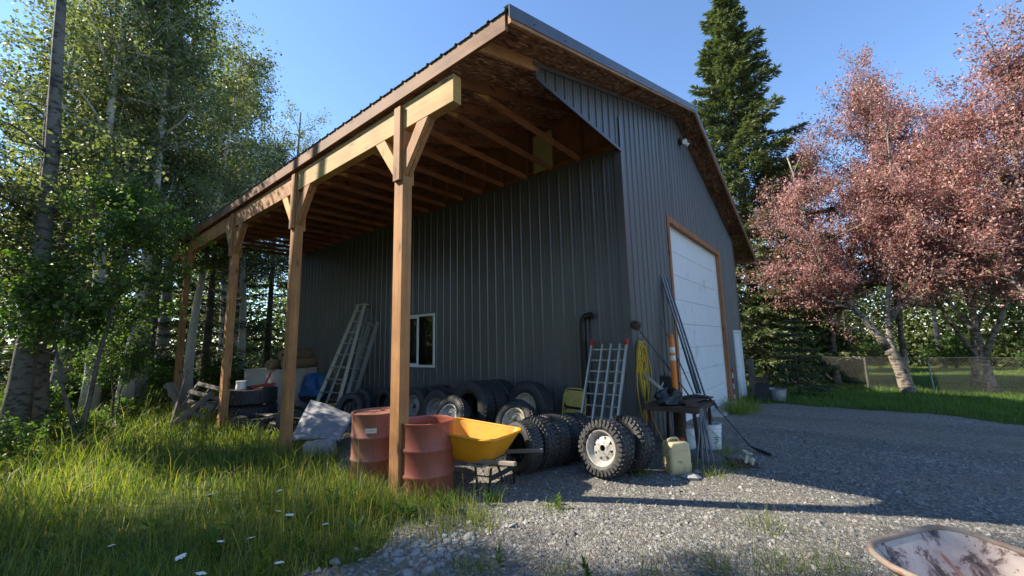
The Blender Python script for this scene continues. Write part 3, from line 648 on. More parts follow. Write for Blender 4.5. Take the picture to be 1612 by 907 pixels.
def rim_parts(ri, wd, kind, m):
    key = (ri, wd, kind, m)
    if key in rim_cache: return rim_cache[key]
    b = MB(); a = ri+0.006; e = wd*0.40
    b.lathe([(a+0.012, -e), (a+0.012, -e-0.006), (a-0.004, -e-0.004), (a-0.018, -e+0.03), (a-0.030, -e+0.06), (a-0.055, -e+0.08), (a-0.055, e-0.08), (a-0.02, e-0.03), (a+0.010, e), (a+0.002, e+0.002), (a-0.026, e-0.03), (a-0.062, e-0.07), (a-0.062, -e+0.07), (a-0.036, -e+0.05), (a-0.010, -e-0.0)], 40, RX, closed=True)
    xd = -e+0.065; d = MB(); ro = a-0.05
    if kind == 'spoke':
        hub = ri*0.50
        d.lathe([(ri*0.19, xd-0.030), (hub, xd-0.022), (hub, xd+0.006), (ri*0.19, xd-0.006)], 32, RX, closed=True)
        d.lathe([(ro*0.90, xd-0.010), (ro+0.004, xd-0.004), (ro+0.004, xd+0.012), (ro*0.90, xd+0.010)], 40, RX, closed=True)
        for k in range(8):
            t = 2*math.pi*(k+0.5)/8; mt = Matrix.Rotation(t, 4, 'X')
            vs = [(xd-0.022, -0.036, hub-0.012), (xd-0.022, 0.036, hub-0.012), (xd-0.009, 0.013, ro*0.93), (xd-0.009, -0.013, ro*0.93), (xd+0.006, -0.036, hub-0.012), (xd+0.006, 0.036, hub-0.012), (xd+0.010, 0.013, ro*0.93), (xd+0.010, -0.013, ro*0.93)]
            # spokes widen again at the outside so the windows read as triangles
            vs[2] = (xd-0.009, 0.030, ro*0.93); vs[3] = (xd-0.009, -0.030, ro*0.93); vs[6] = (xd+0.01, 0.030, ro*0.93); vs[7] = (xd+0.01, -0.030, ro*0.93)
            vs[0] = (xd-0.022, -0.034, hub-0.012); vs[1] = (xd-0.022, 0.034, hub-0.012)
            d.add(vs, [(0, 1, 2, 3), (7, 6, 5, 4), (0, 4, 5, 1), (1, 5, 6, 2), (2, 6, 7, 3), (3, 7, 4, 0)], mt)
    else:
        d.lathe([(ri*0.20, xd-0.020), (ri*0.34, xd-0.026), (ri*0.58, xd-0.004), (ri*0.64, xd-0.012), (ri*0.78, xd-0.012), (ro+0.003, xd+0.02), (ro+0.003, xd+0.03), (ri*0.78, xd), (ri*0.58, xd+0.01), (ri*0.2, xd-0.01)], 36, RX, closed=True)
    hb = MB().lathe([(0.0, xd+0.03), (ri*0.19, xd+0.03), (ri*0.21, xd+0.0)], 20, RX)
    ln = []
    for k in range(5):
        t = 2*math.pi*k/5; ln.append(MB().lathe([(0.012, xd-0.030), (0.012, xd-0.018), (0.0, xd-0.0175)], 6, Matrix.Rotation(t, 4, 'X') @ Matrix.Translation((0, 0, ri*0.32)) @ RX))
    out = []
    for nm, mb, mm in [('rim', b, m), ('wheel_disc', d, m), ('hub_bore', hb, 'black')]+[('lug_hole', q, 'black') for q in ln]:
        me = bpy.data.meshes.new(nm); me.from_pydata(mb.v, [], mb.f); me.update(); me.materials.append(M[mm])
        me.polygons.foreach_set('use_smooth', [True]*len(me.polygons)); me.set_sharp_from_angle(angle=R(32)); out.append((nm, me))
    rim_cache[key] = out; return out
def tyre(loc, Rr, wd, ri, label, yaw=0, lean=0, lug=0, rim=None, rm='rim_silver', group=None, flat=False, roll=0, stand=True):
    """wheel face looks along local -x; stands on the ground (or lies flat)"""
    x, y = loc[0], loc[1]
    z0 = loc[2] if len(loc) > 2 else hz(x, y)+0.012
    if flat: z = z0+wd/2; rot = Euler((0, R(90), 0)); 
    else: z = z0+Rr*math.cos(R(lean))+wd/2*abs(math.sin(R(lean)))-0.004
    q = (Matrix.Rotation(R(yaw), 4, 'Z') @ Matrix.Rotation(R(90 if flat else lean), 4, 'Y') @ Matrix.Rotation(R(roll), 4, 'X'))
    nm = 'wheel' if rim else 'tyre'
    if rim:
        t = empty(nm); t.matrix_world = Matrix.Translation((x, y, z)) @ q
        link('tyre', tyre_mesh(Rr, wd, ri, lug), None, t)
        rp = rim_parts(ri, wd, rim, rm); r0 = link('rim', rp[0][1], None, t)
        for n_, me in rp[1:]: link(n_, me, None, r0)
    else:
        t = link(nm, tyre_mesh(Rr, wd, ri, lug), None); t.matrix_world = Matrix.Translation((x, y, z)) @ q
    tag(t, label, 'wheel' if rim else 'tyre', group); return t
GT = 'wheels and tyres along the side wall'
tyre((-1.55, -0.24), 0.31, 0.25, 0.192, 'mud tyre on silver eight-spoke rim, foremost wheel in front of the folded ramp', -8, 9, 2, 'spoke', 'rim_silver', GT, roll=11)
tyre((-1.20, -0.36), 0.315, 0.25, 0.192, 'bare chunky tyre leaning right behind the silver spoked wheel', -14, 11, 2, None, None, GT, roll=4)
for i in range(5):
    nm = ['nearest the yellow wheelbarrow', 'second from the yellow wheelbarrow', 'in the middle', 'second from the yellow chair', 'nearest the yellow chair'][i]
    tyre((-2.02+0.225*i, 0.66-0.055*i), 0.300+0.006*(i % 3), 0.225, 0.18, 'black tyre in the row of five, '+nm, -14+3*(i % 2), 5, 1+(i % 2), None, None, GT, roll=i*13)
tyre((-0.44, 1.72), 0.455, 0.28, 0.25, 'large tyre on cream steel rim standing against the wall left of the chair', -6, 8, 1, 'steel', 'rim_cream', GT, roll=20)
tyre((-1.05, 1.52), 0.335, 0.22, 0.185, 'small wheel with cream rim tilted against the large tyre behind the wheelbarrow', 4, 27, 1, 'steel', 'rim_cream', GT, roll=8)
for i in range(3):
    tyre((-0.93+0.29*i, 2.60-0.04*i), 0.465, 0.265, 0.25, ['big bald truck tyre with dark open centre behind the orange tray', 'big truck tyre pressed behind the foremost truck tyre', 'big truck tyre nearest the wall below the window right side'][i], -4, 5, 0, None, None, GT, roll=9*i)
tyre((-1.42, 2.62), 0.345, 0.22, 0.19, 'wheel with silver hub rising over the left rim of the wheelbarrow tray', 2, 24, 1, 'steel', 'rim_silver', GT, roll=30)
tyre((-1.06, 3.36), 0.375, 0.22, 0.20, 'wheel with grey steel rim, second from the cedar post', 2, 12, 0, 'steel', 'rim_grey', GT, roll=15)
tyre((-0.78, 3.30), 0.375, 0.22, 0.20, 'tyre tucked behind the second grey-rimmed wheel', 2, 12, 0, None, None, GT)
tyre((-1.00, 4.10), 0.365, 0.21, 0.20, 'wheel with pale grey rim just right of the cedar post under the window', 0, 9, 0, 'steel', 'rim_grey', GT, roll=40)
tyre((-0.74, 4.02), 0.365, 0.21, 0.20, 'middle tyre of three under the window left corner', 0, 9, 0, None, None, GT)
tyre((-0.48, 3.95), 0.365, 0.21, 0.20, 'hindmost tyre of three under the window, touching the wall', 0, 9, 0, None, None, GT)
tyre((-1.62, 5.45), 0.30, 0.20, 0.175, 'small tyre leaning open-faced at the foot of the ladders', 28, 20, 1, None, None, GT)
tyre((-0.95, 6.10), 0.31, 0.21, 0.175, 'tyre standing behind the rusty drum with a sunlit sidewall', 12, 6, 0, None, None, GT)
tyre((-0.70, 5.55), 0.31, 0.21, 0.175, 'tyre standing in shade just left of the cedar post', 4, 6, 0, None, None, GT)
GL = 'tyres heaped at the far posts'
tyre((-2.75, 7.75), 0.56, 0.36, 0.28, 'large lugged tyre lying flat at the bottom of the far heap', 10, 0, 2, None, None, GL, flat=True)
tyre((-2.72, 7.80, hz(-2.7, 7.8)+0.385), 0.54, 0.34, 0.28, 'large tyre lying on top of the far heap with tools on it', 40, 0, 1, None, None, GL, flat=True)
tyre((-3.02, 6.35), 0.42, 0.27, 0.22, 'lugged tyre lying flat beside the far heap behind tall grass', 0, 0, 2, None, None, GL, flat=True)
tyre((-2.62, 5.85), 0.39, 0.22, 0.2, 'smoother tyre lying flat between far heap and grey sheet', 0, 0, 1, None, None, GL, flat=True)
tyre((-2.80, 5.25), 0.29, 0.22, 0.18, 'small tyre propped upright behind the second post', 62, 20, 1, None, None, GL)

# drums
def drum(loc, m, dent, lid, label):
    d = empty('steel_drum', (loc[0], loc[1], hz(*loc)-0.04)); tag(d, label, 'drum', 'steel drums beside the front post')
    r, h = 0.296, 0.83
    pr = [(0.0, 0.012), (r-0.02, 0.012), (r, 0.0), (r+0.006, 0.006), (r, 0.02)]
    for c in (h*0.345, h*0.665):
        pr += [(r, c-0.03), (r+0.010, c-0.012), (r+0.013, c), (r+0.010, c+0.012), (r, c+0.03)]
    pr += [(r, h-0.02), (r+0.008, h-0.010), (r+0.008, h), (r-0.004, h+0.002), (r-0.008, h-0.006)]
    if lid: pr += [(r-0.010, h-0.025), (0, h-0.022)]
    else: pr += [(r-0.010, h-0.03), (r-0.012, 0.3), (0, 0.28)]
    mb = MB().lathe(pr, 56)
    mb.v = [(x*(1+dent*math.exp(-((math.atan2(y, x)-0.9)**2)*5-((z-0.75)/0.1)**2)), y*(1+dent*math.exp(-((math.atan2(y, x)-0.9)**2)*5-((z-0.75)/0.1)**2)), z) for x, y, z in mb.v]
    mb.build('drum_body', m, d, 40)
    if lid:
        MB().tube([(0.14, 0.09, h-0.022), (0.14, 0.09, h-0.004)], 0.03, 10).build('bung', m, d, 40)
    return d
d1 = drum((-3.10, 1.17), 'drum_red', -0.05, False, 'open red steel drum with dented wall between post and yellow wheelbarrow')
d2 = drum((-3.12, 2.14), 'drum_rust', -0.02, True, 'rust-blotched closed drum with white sticker left of the front post')
# curved paper sticker
mb = MB(); n = 8
for j in range(n+1):
    t = R(212+26*j/n)
    for z in (0.615, 0.67): mb.v.append((0.2985*math.cos(t), 0.2985*math.sin(t), z))
mb.f = [(2*j, 2*j+2, 2*j+3, 2*j+1) for j in range(n)]
mb.build('paper_label', 'reflect', d2)
mb = MB()
for j in range(3, 22):
    if j % 3 == 0: continue
    t = R(212+26*(j+0.0)/24); c = (0.2995*math.cos(t), 0.2995*math.sin(t)); t2 = R(212+26*(j+0.7)/24); c2 = (0.2995*math.cos(t2), 0.2995*math.sin(t2))
    mb.add([(c[0], c[1], 0.637), (c2[0], c2[1], 0.637), (c2[0], c2[1], 0.647), (c[0], c[1], 0.647)], [(0, 1, 2, 3)])
mb.build('print_line', 'steel_bar', d2)

# wheelbarrows
def rrect(lx0, lx1, wy, r, n=7):
    """rounded rectangle loop, counter-clockwise"""
    pts = []
    for cx, cy, a0 in ((lx1-r, wy-r, 0), (lx0+r, wy-r, 90), (lx0+r, -wy+r, 180), (lx1-r, -wy+r, 270)):
        for k in range(n+1):
            t = R(a0+90*k/n); pts.append((cx+r*math.cos(t), cy+r*math.sin(t)))
    return pts
def wheelbarrow(loc, ang, label, m_in, m_out, m_leg, zt=0.64, m_rim=None, wx=0.70, wr=0.20, hx=-0.70, roll=0, pitch=0, L=(-0.42, 0.58), W=0.335, bot=(-0.22, 0.20, 0.21), depth=0.27):
    t = empty('wheelbarrow', (loc[0], loc[1], hz(*loc)), (R(roll), R(pitch), R(ang))); tag(t, label, 'wheelbarrow')
    levels = [(0.0, bot[0], bot[1], bot[2], 0.08), (0.02, bot[0]-0.03, bot[1]+0.05, bot[2]+0.02, 0.10)]
    for f in (0.3, 0.6, 0.85, 1.0):
        levels.append((f*depth, bot[0]-0.03+(L[0]-bot[0]+0.03)*f, bot[1]+0.05+(L[1]-bot[1]-0.05)*f, bot[2]+0.02+(W-bot[2]-0.02)*f, 0.10+0.04*f))
    zb = zt-depth; mb = MB(); n = 32
    def loop(z, a, b, wv, r, off): return [(x, y, z) for x, y in rrect(a-off, b+off, wv+off, r+off)]
    rise = lambda x, z: z+0.055*max(0, (x-0.1))/0.5*((z-zb)/depth)       # nose kicks up a little
    inner = [loop(zb+z, a, b, wv, r, 0) for z, a, b, wv, r in levels]
    for lp in inner: mb.v += [(x, y, rise(x, z)) for x, y, z in lp]
    k = len(inner[0])
    for i in range(len(inner)-1):
        for j in range(k): mb.f.append((i*k+j, (i+1)*k+j, (i+1)*k+(j+1) % k, i*k+(j+1) % k))
    mb.f.append(tuple(range(k))); tray = mb.build('tray', m_in, t, 50)
    mo = MB(); outer = [loop(zb+z-0.004, a, b, wv, r, 0.005) for z, a, b, wv, r in levels]
    for lp in outer: mo.v += [(x, y, rise(x, z)) for x, y, z in lp]
    for i in range(len(outer)-1):
        for j in range(k): mo.f.append((i*k+j, i*k+(j+1) % k, (i+1)*k+(j+1) % k, (i+1)*k+j))
    mo.f.append(tuple(reversed(range(k)))); mo.build('tray_shell', m_out, tray, 50)
    top = [Vector((x, y, rise(x, z))) for x, y, z in loop(zt, *levels[-1][1:], 0.012)]
    MB().tube(top+[top[0], top[1]], 0.015, 8).build('rolled_rim', m_rim or m_out, tray, 60)
    for s in (-1, 1):
        h = MB().beam((wx+0.02, s*0.10, wr+0.06), (hx, s*0.285, zb+0.085), 0.038, 0.042).build('handle', 'old_x', t, bevel=0.008)
        MB().tube([(-0.12, s*0.19, zb-0.03), (-0.20, s*0.24, 0.02), (-0.26, s*0.245, 0.01), (-0.34, s*0.25, 0.03), (-0.36, s*0.23, zb-0.02)], 0.014, 8).build('leg', m_leg, t, 50)
    MB().beam((-0.36, -0.24, 0.22), (-0.36, 0.24, 0.22), 0.012, 0.05).build('leg_brace', m_leg, t)
    MB().box(-0.25, -0.05, -0.24, 0.24, zb-0.03, zb-0.006).box(0.10, 0.20, -0.2, 0.2, zb-0.035, zb-0.006).build('tray_support', 'old_y', t)
    wt = link('wheel', tyre_mesh(wr, 0.09, wr-0.10, 0), None, t); wt.location = (wx, 0, wr-0.005); wt.rotation_euler = (0, 0, R(90))
    MB().lathe([(0.02, -0.05), (0.03, -0.03), (wr-0.11, -0.02), (wr-0.095, -0.035), (wr-0.095, 0.035), (wr-0.11, 0.02), (0.03, 0.03), (0.02, 0.05)], 24, RX).build('hub', m_leg, wt, 40)
    MB().beam((wx, -0.13, wr-0.005), (wx, 0.13, wr-0.005), 0.022, 0.022).build('axle', m_leg, t)
    return t
wheelbarrow((-2.66, 0.82), 97, 'bright yellow-orange plastic wheelbarrow with wooden handles beside the red drum', 'yellow_plastic', 'yellow_plastic', 'black', 0.62, L=(-0.44, 0.56), W=0.335, depth=0.28)
wheelbarrow((-3.60, -3.08), 56.5, 'old wheelbarrow with flaking white and rust tray in the near right corner', 'old_tray', 'tray_out', 'rust_dark', 0.60, L=(-0.50, 0.47), W=0.325, bot=(-0.28, 0.14, 0.22), depth=0.27, wx=0.24, wr=0.155, m_rim='rust_rim')

# ladders against the wall
LZ = hz(-1, 6.8); t = empty('step_ladder', (-1.0, 6.8, LZ)); tag(t, 'tall folded aluminium step ladder with pale treads leaning on the wall', 'ladder')
hgt = 2.72
FA, FB = Vector((-0.60, -0.62, 0.0)), Vector((-0.72, 0.22, 0.0)); TA, TB = Vector((0.74, 0.52, hgt)), Vector((0.72, 0.82, hgt))
QA, QB = Vector((-0.28, -0.40, 0.0)), Vector((-0.40, 0.34, 0.0)); UA, UB = Vector((0.84, 0.54, hgt-0.12)), Vector((0.82, 0.80, hgt-0.12))
for a, b in ((FA, TA), (FB, TB)): MB().beam(a, b, 0.028, 0.075, (1, 0, 0.2)).build('side_rail', 'fib', t)
for a, b in ((QA, UA), (QB, UB)): MB().beam(a, b, 0.022, 0.05, (1, 0, 0.2)).build('rear_rail', 'alu', t)
for k in range(9):
    f = (k+1)/9.6; p, q = FA.lerp(TA, f), FB.lerp(TB, f); MB().beam(p, q, 0.09, 0.022).build('tread', 'alu', t)
for k in range(6):
    f = (k+1)/7.2; MB().tube([QA.lerp(UA, f), QB.lerp(UB, f)], 0.012, 6).build('rear_brace', 'alu', t)
MB().beam(TA+Vector((0.03, -0.04, 0.02)), TB+Vector((0.03, 0.04, 0.02)), 0.18, 0.035).build('top_cap', 'fib', t, bevel=0.01)
t = empty('extension_ladder', (-0.45, 6.9, hz(-0.4, 7))); tag(t, 'narrow aluminium ladder leaning beside the step ladder, nearer the window', 'ladder')
for s, o in ((-1, 0), (1, 0), (-0.72, 0.06), (0.72, 0.06)):
    MB().beam((-0.38+o, s*0.19+0.18, 0.02), (0.28+o, s*0.19+0.12, 2.22), 0.026, 0.07, (1, 0, 0.2)).build('side_rail', 'alu', t)
for k in range(8):
    f = (k+0.6)/8; MB().tube([(-0.38+0.66*f, -0.19+0.18-0.06*f, 2.22*f), (-0.38+0.66*f, 0.19+0.18-0.06*f, 2.22*f)], 0.016, 8).build('rung', 'alu', t, 40)

# folded ramp (three-fold) against the wall
t = empty('folding_ramp', (-0.05, 0.30, hz(0, 0.3))); tag(t, 'folded aluminium loading ramp with crossbars and red tips leaning on wall', 'ramp')
P = lambda yy, f: (-0.62+0.50*f+(yy-0)*0.0, yy, 1.54*f)
ys_ = [0.34, 0.17, 0.0, -0.12, -0.25]
for i, yv in enumerate(ys_):
    o = (0.0, 0.05, 0.0, 0.06, 0.0)[i]
    MB().beam((-0.62+o, yv+0.03, 0.02), (-0.12+o, yv-0.04, 1.54), 0.028, 0.05, (1, 0, 0.2)).build('rail', 'alu', t)
for k in range(9):
    f = (k+0.7)/9.2
    for a, b in zip(ys_[:-1], ys_[1:]):
        MB().beam((-0.62+0.5*f+0.02, a+0.03-0.07*f-0.015, 1.54*f), (-0.62+0.5*f+0.02, b+0.03-0.07*f+0.015, 1.54*f), 0.018, 0.022).build('crossbar', 'alu', t)
for yv in (0.30, -0.29): MB().box(-0.16, -0.08, yv-0.025, yv+0.025, 1.53, 1.61).build('red_tip', 'red', t, bevel=0.008)

# yellow folding chair
t = empty('folding_chair', (-0.32, 0.98, hz(-0.3, 1)), (0, R(12), R(-6))); tag(t, 'folded yellow metal chair leaning on the wall behind the tyres', 'chair')
def panel_round(y0, y1, z0, z1, r, x, th, bow):
    pts = [(p, q) for p, q in rrect(z0, z1, (y1-y0)/2, r)]; mb = MB(); n_ = len(pts); yc = (y0+y1)/2
    f = lambda yy: bow*(1-((yy)/((y1-y0)/2))**2)
    mb.add([(x+f(q), yc+q, p) for p, q in pts]+[(x+th+f(q), yc+q, p) for p, q in pts], [tuple(range(n_)), tuple(range(n_, 2*n_))[::-1]]+[(j, n_+j, n_+(j+1) % n_, (j+1) % n_) for j in range(n_)])
    return mb
panel_round(-0.21, 0.21, 0.54, 0.80, 0.09, 0, 0.006, 0.03).build('backrest', 'chair', t, 30)
panel_round(-0.19, 0.19, 0.12, 0.50, 0.05, 0.03, 0.008, 0.0).build('seat', 'chair', t, 30)
fr = [(0.0, -0.225, 0.0), (0.0, -0.225, 0.70), (0.0, -0.20, 0.79), (0.0, -0.14, 0.83), (0, 0, 0.835), (0.0, 0.14, 0.83), (0.0, 0.20, 0.79), (0.0, 0.225, 0.70), (0.0, 0.225, 0.0)]
MB().tube(fr, 0.013, 8).build('frame', 'chair', t, 50)
for s in (-1, 1): MB().tube([(0.03, s*0.205, 0.02), (0.03, s*0.205, 0.52)], 0.011, 8).build('leg', 'chair', t, 50)
MB().tube([(0.012, -0.21, 0.53), (0.012, 0.21, 0.53)], 0.009, 6).build('crossbar', 'black', t)

# grey sheet on a block, concrete block
mb = MB(); nu, nv = 18, 14
A0, A1, B1 = Vector((-3.22, 4.42, 0.12)), Vector((-2.85, 3.55, 0.16)), Vector((-2.62, 5.05, 0.62))
for i in range(nu+1):
    for j in range(nv+1):
        u, v = i/nu, j/nv; p = A0+(A1-A0)*u+(B1-A0)*v*(1-0.12*u)
        p.z += 0.04*math.sin(3*u+2*v)+0.03*math.sin(4*v+1)*u-0.10*u*u*v+0.006*math.sin(11*u+3*v)
        p.z = max(p.z, 0.05)
        mb.v.append(tuple(p))
mb.f = [(i*(nv+1)+j, (i+1)*(nv+1)+j, (i+1)*(nv+1)+j+1, i*(nv+1)+j+1) for i in range(nu) for j in range(nv)]
o = mb.build('grey_sheet', 'grey_sheet', None, 60); sm = o.modifiers.new('thick', 'SOLIDIFY'); sm.thickness = 0.03; sm.offset = -1
tag(o, 'large bent grey sheet propped on rubble behind the second post', 'sheet')
o = MB()
o.box(-0.22, 0.22, -0.10, 0.10, 0.0, 0.19).box(-0.19, -0.02, -0.075, 0.075, 0.191, 0.20).box(0.02, 0.19, -0.075, 0.075, 0.191, 0.20)
o = o.build('concrete_block', 'concrete', None, bevel=0.012); o.location = (-3.05, 3.72, hz(-3.05, 3.72)); o.rotation_euler = (R(3), R(-4), R(-32))
tag(o, 'pale concrete block lying on gravel beside the second post', 'block')
# box with dappled front, rolls, blue tarp bundle
t = empty('plywood_box', (-1.55, 9.05, hz(-1.5, 9)-0.01), (0, 0, R(14))); tag(t, 'pale plywood crate dappled by sun under the brown rolls', 'crate')
for nm, b in (('front_panel', (-0.62, -0.60, -0.72, 0.62, 0, 1.05)), ('side_panel', (-0.60, 0.45, -0.72, -0.70, 0, 1.05)), ('side_panel', (-0.60, 0.45, 0.60, 0.62, 0, 1.05)), ('back_panel', (0.45, 0.47, -0.72, 0.62, 0, 1.05)), ('lid', (-0.64, 0.49, -0.74, 0.64, 1.052, 1.075))):
    MB().box(*b).build(nm, 'beige_board', t, bevel=0.003)
rolls = [((-1.45, 8.25, 1.20), 0.13, 1.0, 'short brown roll on the crate, lowest right of the heap'), ((-1.62, 8.72, 1.18), 0.115, 1.15, 'brown roll on the crate, lowest left of the heap'), ((-1.45, 8.50, 1.41), 0.135, 0.95, 'fat brown roll on top of the other rolls'), ((-1.25, 8.95, 1.20), 0.12, 1.1, 'brown roll lying at the back of the crate')]
for (c, r, L_, lb) in rolls:
    mb = MB(); mt = Matrix.Translation((c[0], c[1], c[2]+hz(-1.5, 9))) @ Matrix.Rotation(R(20+rng.uniform(-9, 9)), 4, 'Z') @ RX
    mb.lathe([(r*0.25, -L_/2+0.03), (r*0.3, -L_/2), (r*0.9, -L_/2-0.005), (r, -L_/2+0.02), (r*1.03, -L_*0.2), (r*0.94, 0.0), (r*1.02, L_*0.2), (r, L_/2-0.02), (r*0.9, L_/2), (r*0.3, L_/2), (r*0.25, L_/2-0.05)], 22, mt)
    o = mb.build('brown_roll', 'burlap', None, 50); tag(o, lb, 'roll', 'brown rolls on the crate')
mb = MB(); nu, nv = 22, 14
for i in range(nu):
    for j in range(nv):
        a = 2*math.pi*i/nu; b = math.pi/2*j/(nv-1)
        r = 0.36*(1+0.16*math.sin(3*a+4*b)+0.10*math.sin(7*a-5*b)+0.06*math.sin(13*a+9*b))
        mb.v.append((r*math.cos(a)*max(0.0, math.cos(b))**0.6*0.8, r*math.sin(a)*max(0.0, math.cos(b))**0.6, 0.52*math.sin(b)*(1+0.1*math.sin(5*a))))
mb.f = [(i*nv+j, ((i+1) % nu)*nv+j, ((i+1) % nu)*nv+j+1, i*nv+j+1) for i in range(nu) for j in range(nv-1)]
o = mb.build('blue_tarp', 'tarp', None, 50); o.location = (-1.15, 8.12, hz(-1, 8)+0.36); tag(o, 'crumpled blue tarp bundle on the dark bin behind the step ladder', 'tarp')
mb = MB(); mb.lathe([(0.26, 0), (0.30, 0.36), (0.325, 0.36), (0.325, 0.385), (0.0, 0.386)], 4); o = mb.build('dark_bin', 'black', None, bevel=0.02); o.location = (-1.15, 8.12, hz(-1, 8)); o.rotation_euler = (0, 0, R(40)); o.scale = (1.1, 1.3, 1)
tag(o, 'black plastic bin under the blue tarp behind the step ladder', 'bin')
# tools on the heap
o = MB().lathe([(0.0, 0), (0.10, 0.0), (0.085, 0.14), (0.10, 0.145), (0.10, 0.165), (0.08, 0.17), (0.0, 0.165)], 20).build('white_can', 'white', None, 40); o.location = (-2.95, 7.62, hz(-2.7, 7.8)+0.385+0.345); tag(o, 'small white can standing on the heap of large tyres', 'can')
o = MB().beam((-0.24, 0, 0.03), (0.26, 0.05, 0.05), 0.12, 0.05).beam((0.05, 0.02, 0.03), (0.17, 0.05, 0.32), 0.03, 0.035).tube([(0.17, 0.05, 0.31), (0.21, 0.05, 0.36), (0.27, 0.04, 0.36)], 0.015, 6).build('rusty_tool', 'red', None, bevel=0.006); o.location = (-2.55, 7.55, hz(-2.7, 7.8)+0.385+0.34); tag(o, 'red tool with an upright lever on the tyre heap', 'tool')
# wooden frames left of the heap
for (lx, ly, az_, ln, lb) in ((-3.62, 8.9, 20, 12, 'broken wooden pallet leaning upright between the two far posts'), (-3.35, 9.6, -15, -10, 'weathered pallet propped behind the broken one near the far post')):
    t = empty('wooden_pallet', (lx, ly, hz(lx, ly)-0.12), (R(8 if ln > 0 else -4), R(ln*2.4), R(az_))); tag(t, lb, 'pallet', 'old pallets by the far posts')
    for yv in (-0.5, 0.0, 0.5): MB().box(-0.045, 0.045, yv-0.02, yv+0.02, 0, 1.05).build('stringer', 'old_z', t)
    for k in range(5): MB().box(-0.067, -0.047, -0.58+0.04*(k % 2), 0.56-0.10*(k % 3), 0.10+0.21*k, 0.19+0.21*k).build('slat', 'old_y', t)
for (a, b, lb) in (((-4.05, 7.9, 0.02), (-3.55, 9.2, 1.15), 'weathered plank leaning diagonally left of the third post'), ((-3.95, 8.3, 0.05), (-3.2, 8.6, 0.62), 'short weathered board resting on the pallet by the third post')):
    o = MB().beam(a, b, 0.03, 0.10).build('plank', 'old_y', None); tag(o, lb, 'plank')

# corner: cord, brush, bench and its clutter
cp = []
o = MB()
for k in range(9):
    ph = k*0.8; w0 = 0.10+0.022*(k % 4); top = 1.60-0.012*k; bot_ = (0.95, 0.70, 0.42, 0.85, 0.36, 1.05, 0.62, 0.5, 1.1)[k]; cx = 0.17+0.06*math.sin(k*2.1); yo = -0.055-0.009*k
    pts = []
    for j in range(29):
        a = 2*math.pi*j/28; f = (1-math.cos(a))/2
        pts.append((cx+w0*math.sin(a)*(0.7+0.5*math.sin(math.pi*f)), yo-0.012*math.sin(a+ph), top+(bot_-top)*f+0.01*math.sin(3*a+ph)))
    o.tube(pts, 0.0075, 6)
o.tube([(0.18+0.16*math.sin(t_*0.3), -0.10-0.02*math.cos(t_*0.3), 1.45+0.13*math.cos(t_*0.3)) for t_ in range(22)], 0.0075, 6)
o.tube([(0.16+0.07*math.sin(t_*0.62), -0.12, 1.42+0.05*math.cos(t_*0.62)-0.004*t_) for t_ in range(30)], 0.0075, 6)
o.tube([(0.24, -0.12, 1.0), (0.22, -0.13, 0.6), (0.16, -0.22, 0.35), (-0.05, -0.40, 0.16), (-0.40, -0.62, 0.03), (-0.45, -0.66, 0.01)], 0.0075, 6)
o.tube([(0.14, -0.11, 1.0), (0.10, -0.12, 0.5), (0.05, -0.14, 0.15), (0.04, -0.15, 0.10)], 0.0075, 6)
o = o.build('yellow_cable', 'cord', None, 60); tag(o, 'coiled yellow extension cord hanging on the barn corner', 'cord')
MB().tube([(0.19, -0.024, 1.60), (0.19, -0.10, 1.60), (0.19, -0.12, 1.63)], 0.008, 6).build('cord_hook', 'galv', barn)
t = empty('chimney_brush', (0, 0, 0)); tag(t, 'round dark bristle brush on a long thin rod above the cord', 'brush')
b0 = Vector((-0.20, -0.16, 1.83)); b1 = Vector((0.62, -0.62, 0.74)); MB().tube([b0, b1], 0.008, 8).build('rod', 'black', t)
mb = MB()
for k in range(700):
    d = Vector(rng.normal(size=3)).normalized(); mb.add([b0+d*0.04+Vector((0.006, 0, 0.003)), b0+d*0.04-Vector((0.006, 0, 0.003)), b0+d*rng.uniform(0.075, 0.105)], [(0, 1, 2)])
mb.lathe([(0.0, -0.07), (0.05, -0.05), (0.072, 0), (0.05, 0.05), (0, 0.07)], 10, Matrix.Translation(b0))
mb.build('bristle_head', 'rust_dark', t)
gz = hz(0.2, -0.6)
t = empty('steel_workbench', (0.22, -0.58, gz)); tag(t, 'low rusty steel bench piled with scrap at the barn corner', 'workbench')
MB().box(-0.52, 0.46, -0.40, 0.36, 0.655, 0.675).build('table_top', 'rust_dark', t, bevel=0.003)
MB().beam((-0.52, -0.39, 0.63), (0.46, -0.39, 0.63), 0.012, 0.045).beam((-0.52, 0.35, 0.63), (0.46, 0.35, 0.63), 0.012, 0.045).beam((-0.51, -0.38, 0.63), (-0.51, 0.34, 0.63), 0.012, 0.045).build('apron', 'rust_dark', t)
for lx, ly in ((-0.44, -0.33), (0.38, -0.33), (-0.44, 0.29), (0.38, 0.29)): MB().beam((lx*0.8, ly, 0.0), (lx, ly, 0.63), 0.04, 0.04, (0, 1, 0)).build('leg', 'rust_dark', t)
MB().tube([(0.0, 0.0, 0), (0, 0, 0.65)], 0.09, 14).build('pedestal', 'rust_dark', t, 40)
ZT = gz+0.678
for i, (a, b, wv, lb) in enumerate([((-0.25, -0.90, 0.012), (0.78, -0.62, 0.012), 0.16, 'rusty flat bar lying along the front edge of the bench'), ((-0.10, -0.72, 0.036), (0.72, -0.90, 0.036), 0.12, 'rusty flat bar lying crosswise on top of the others on the bench'), ((-0.28, -0.42, 0.012), (0.70, -0.36, 0.012), 0.10, 'rusty bar at the back of the bench')]):
    o = MB().beam((a[0], a[1], ZT+a[2]), (b[0], b[1], ZT+b[2]), wv, 0.022).build('steel_bar', 'rust_dark', None, bevel=0.003); tag(o, lb, 'bar', 'scrap bars on the bench')
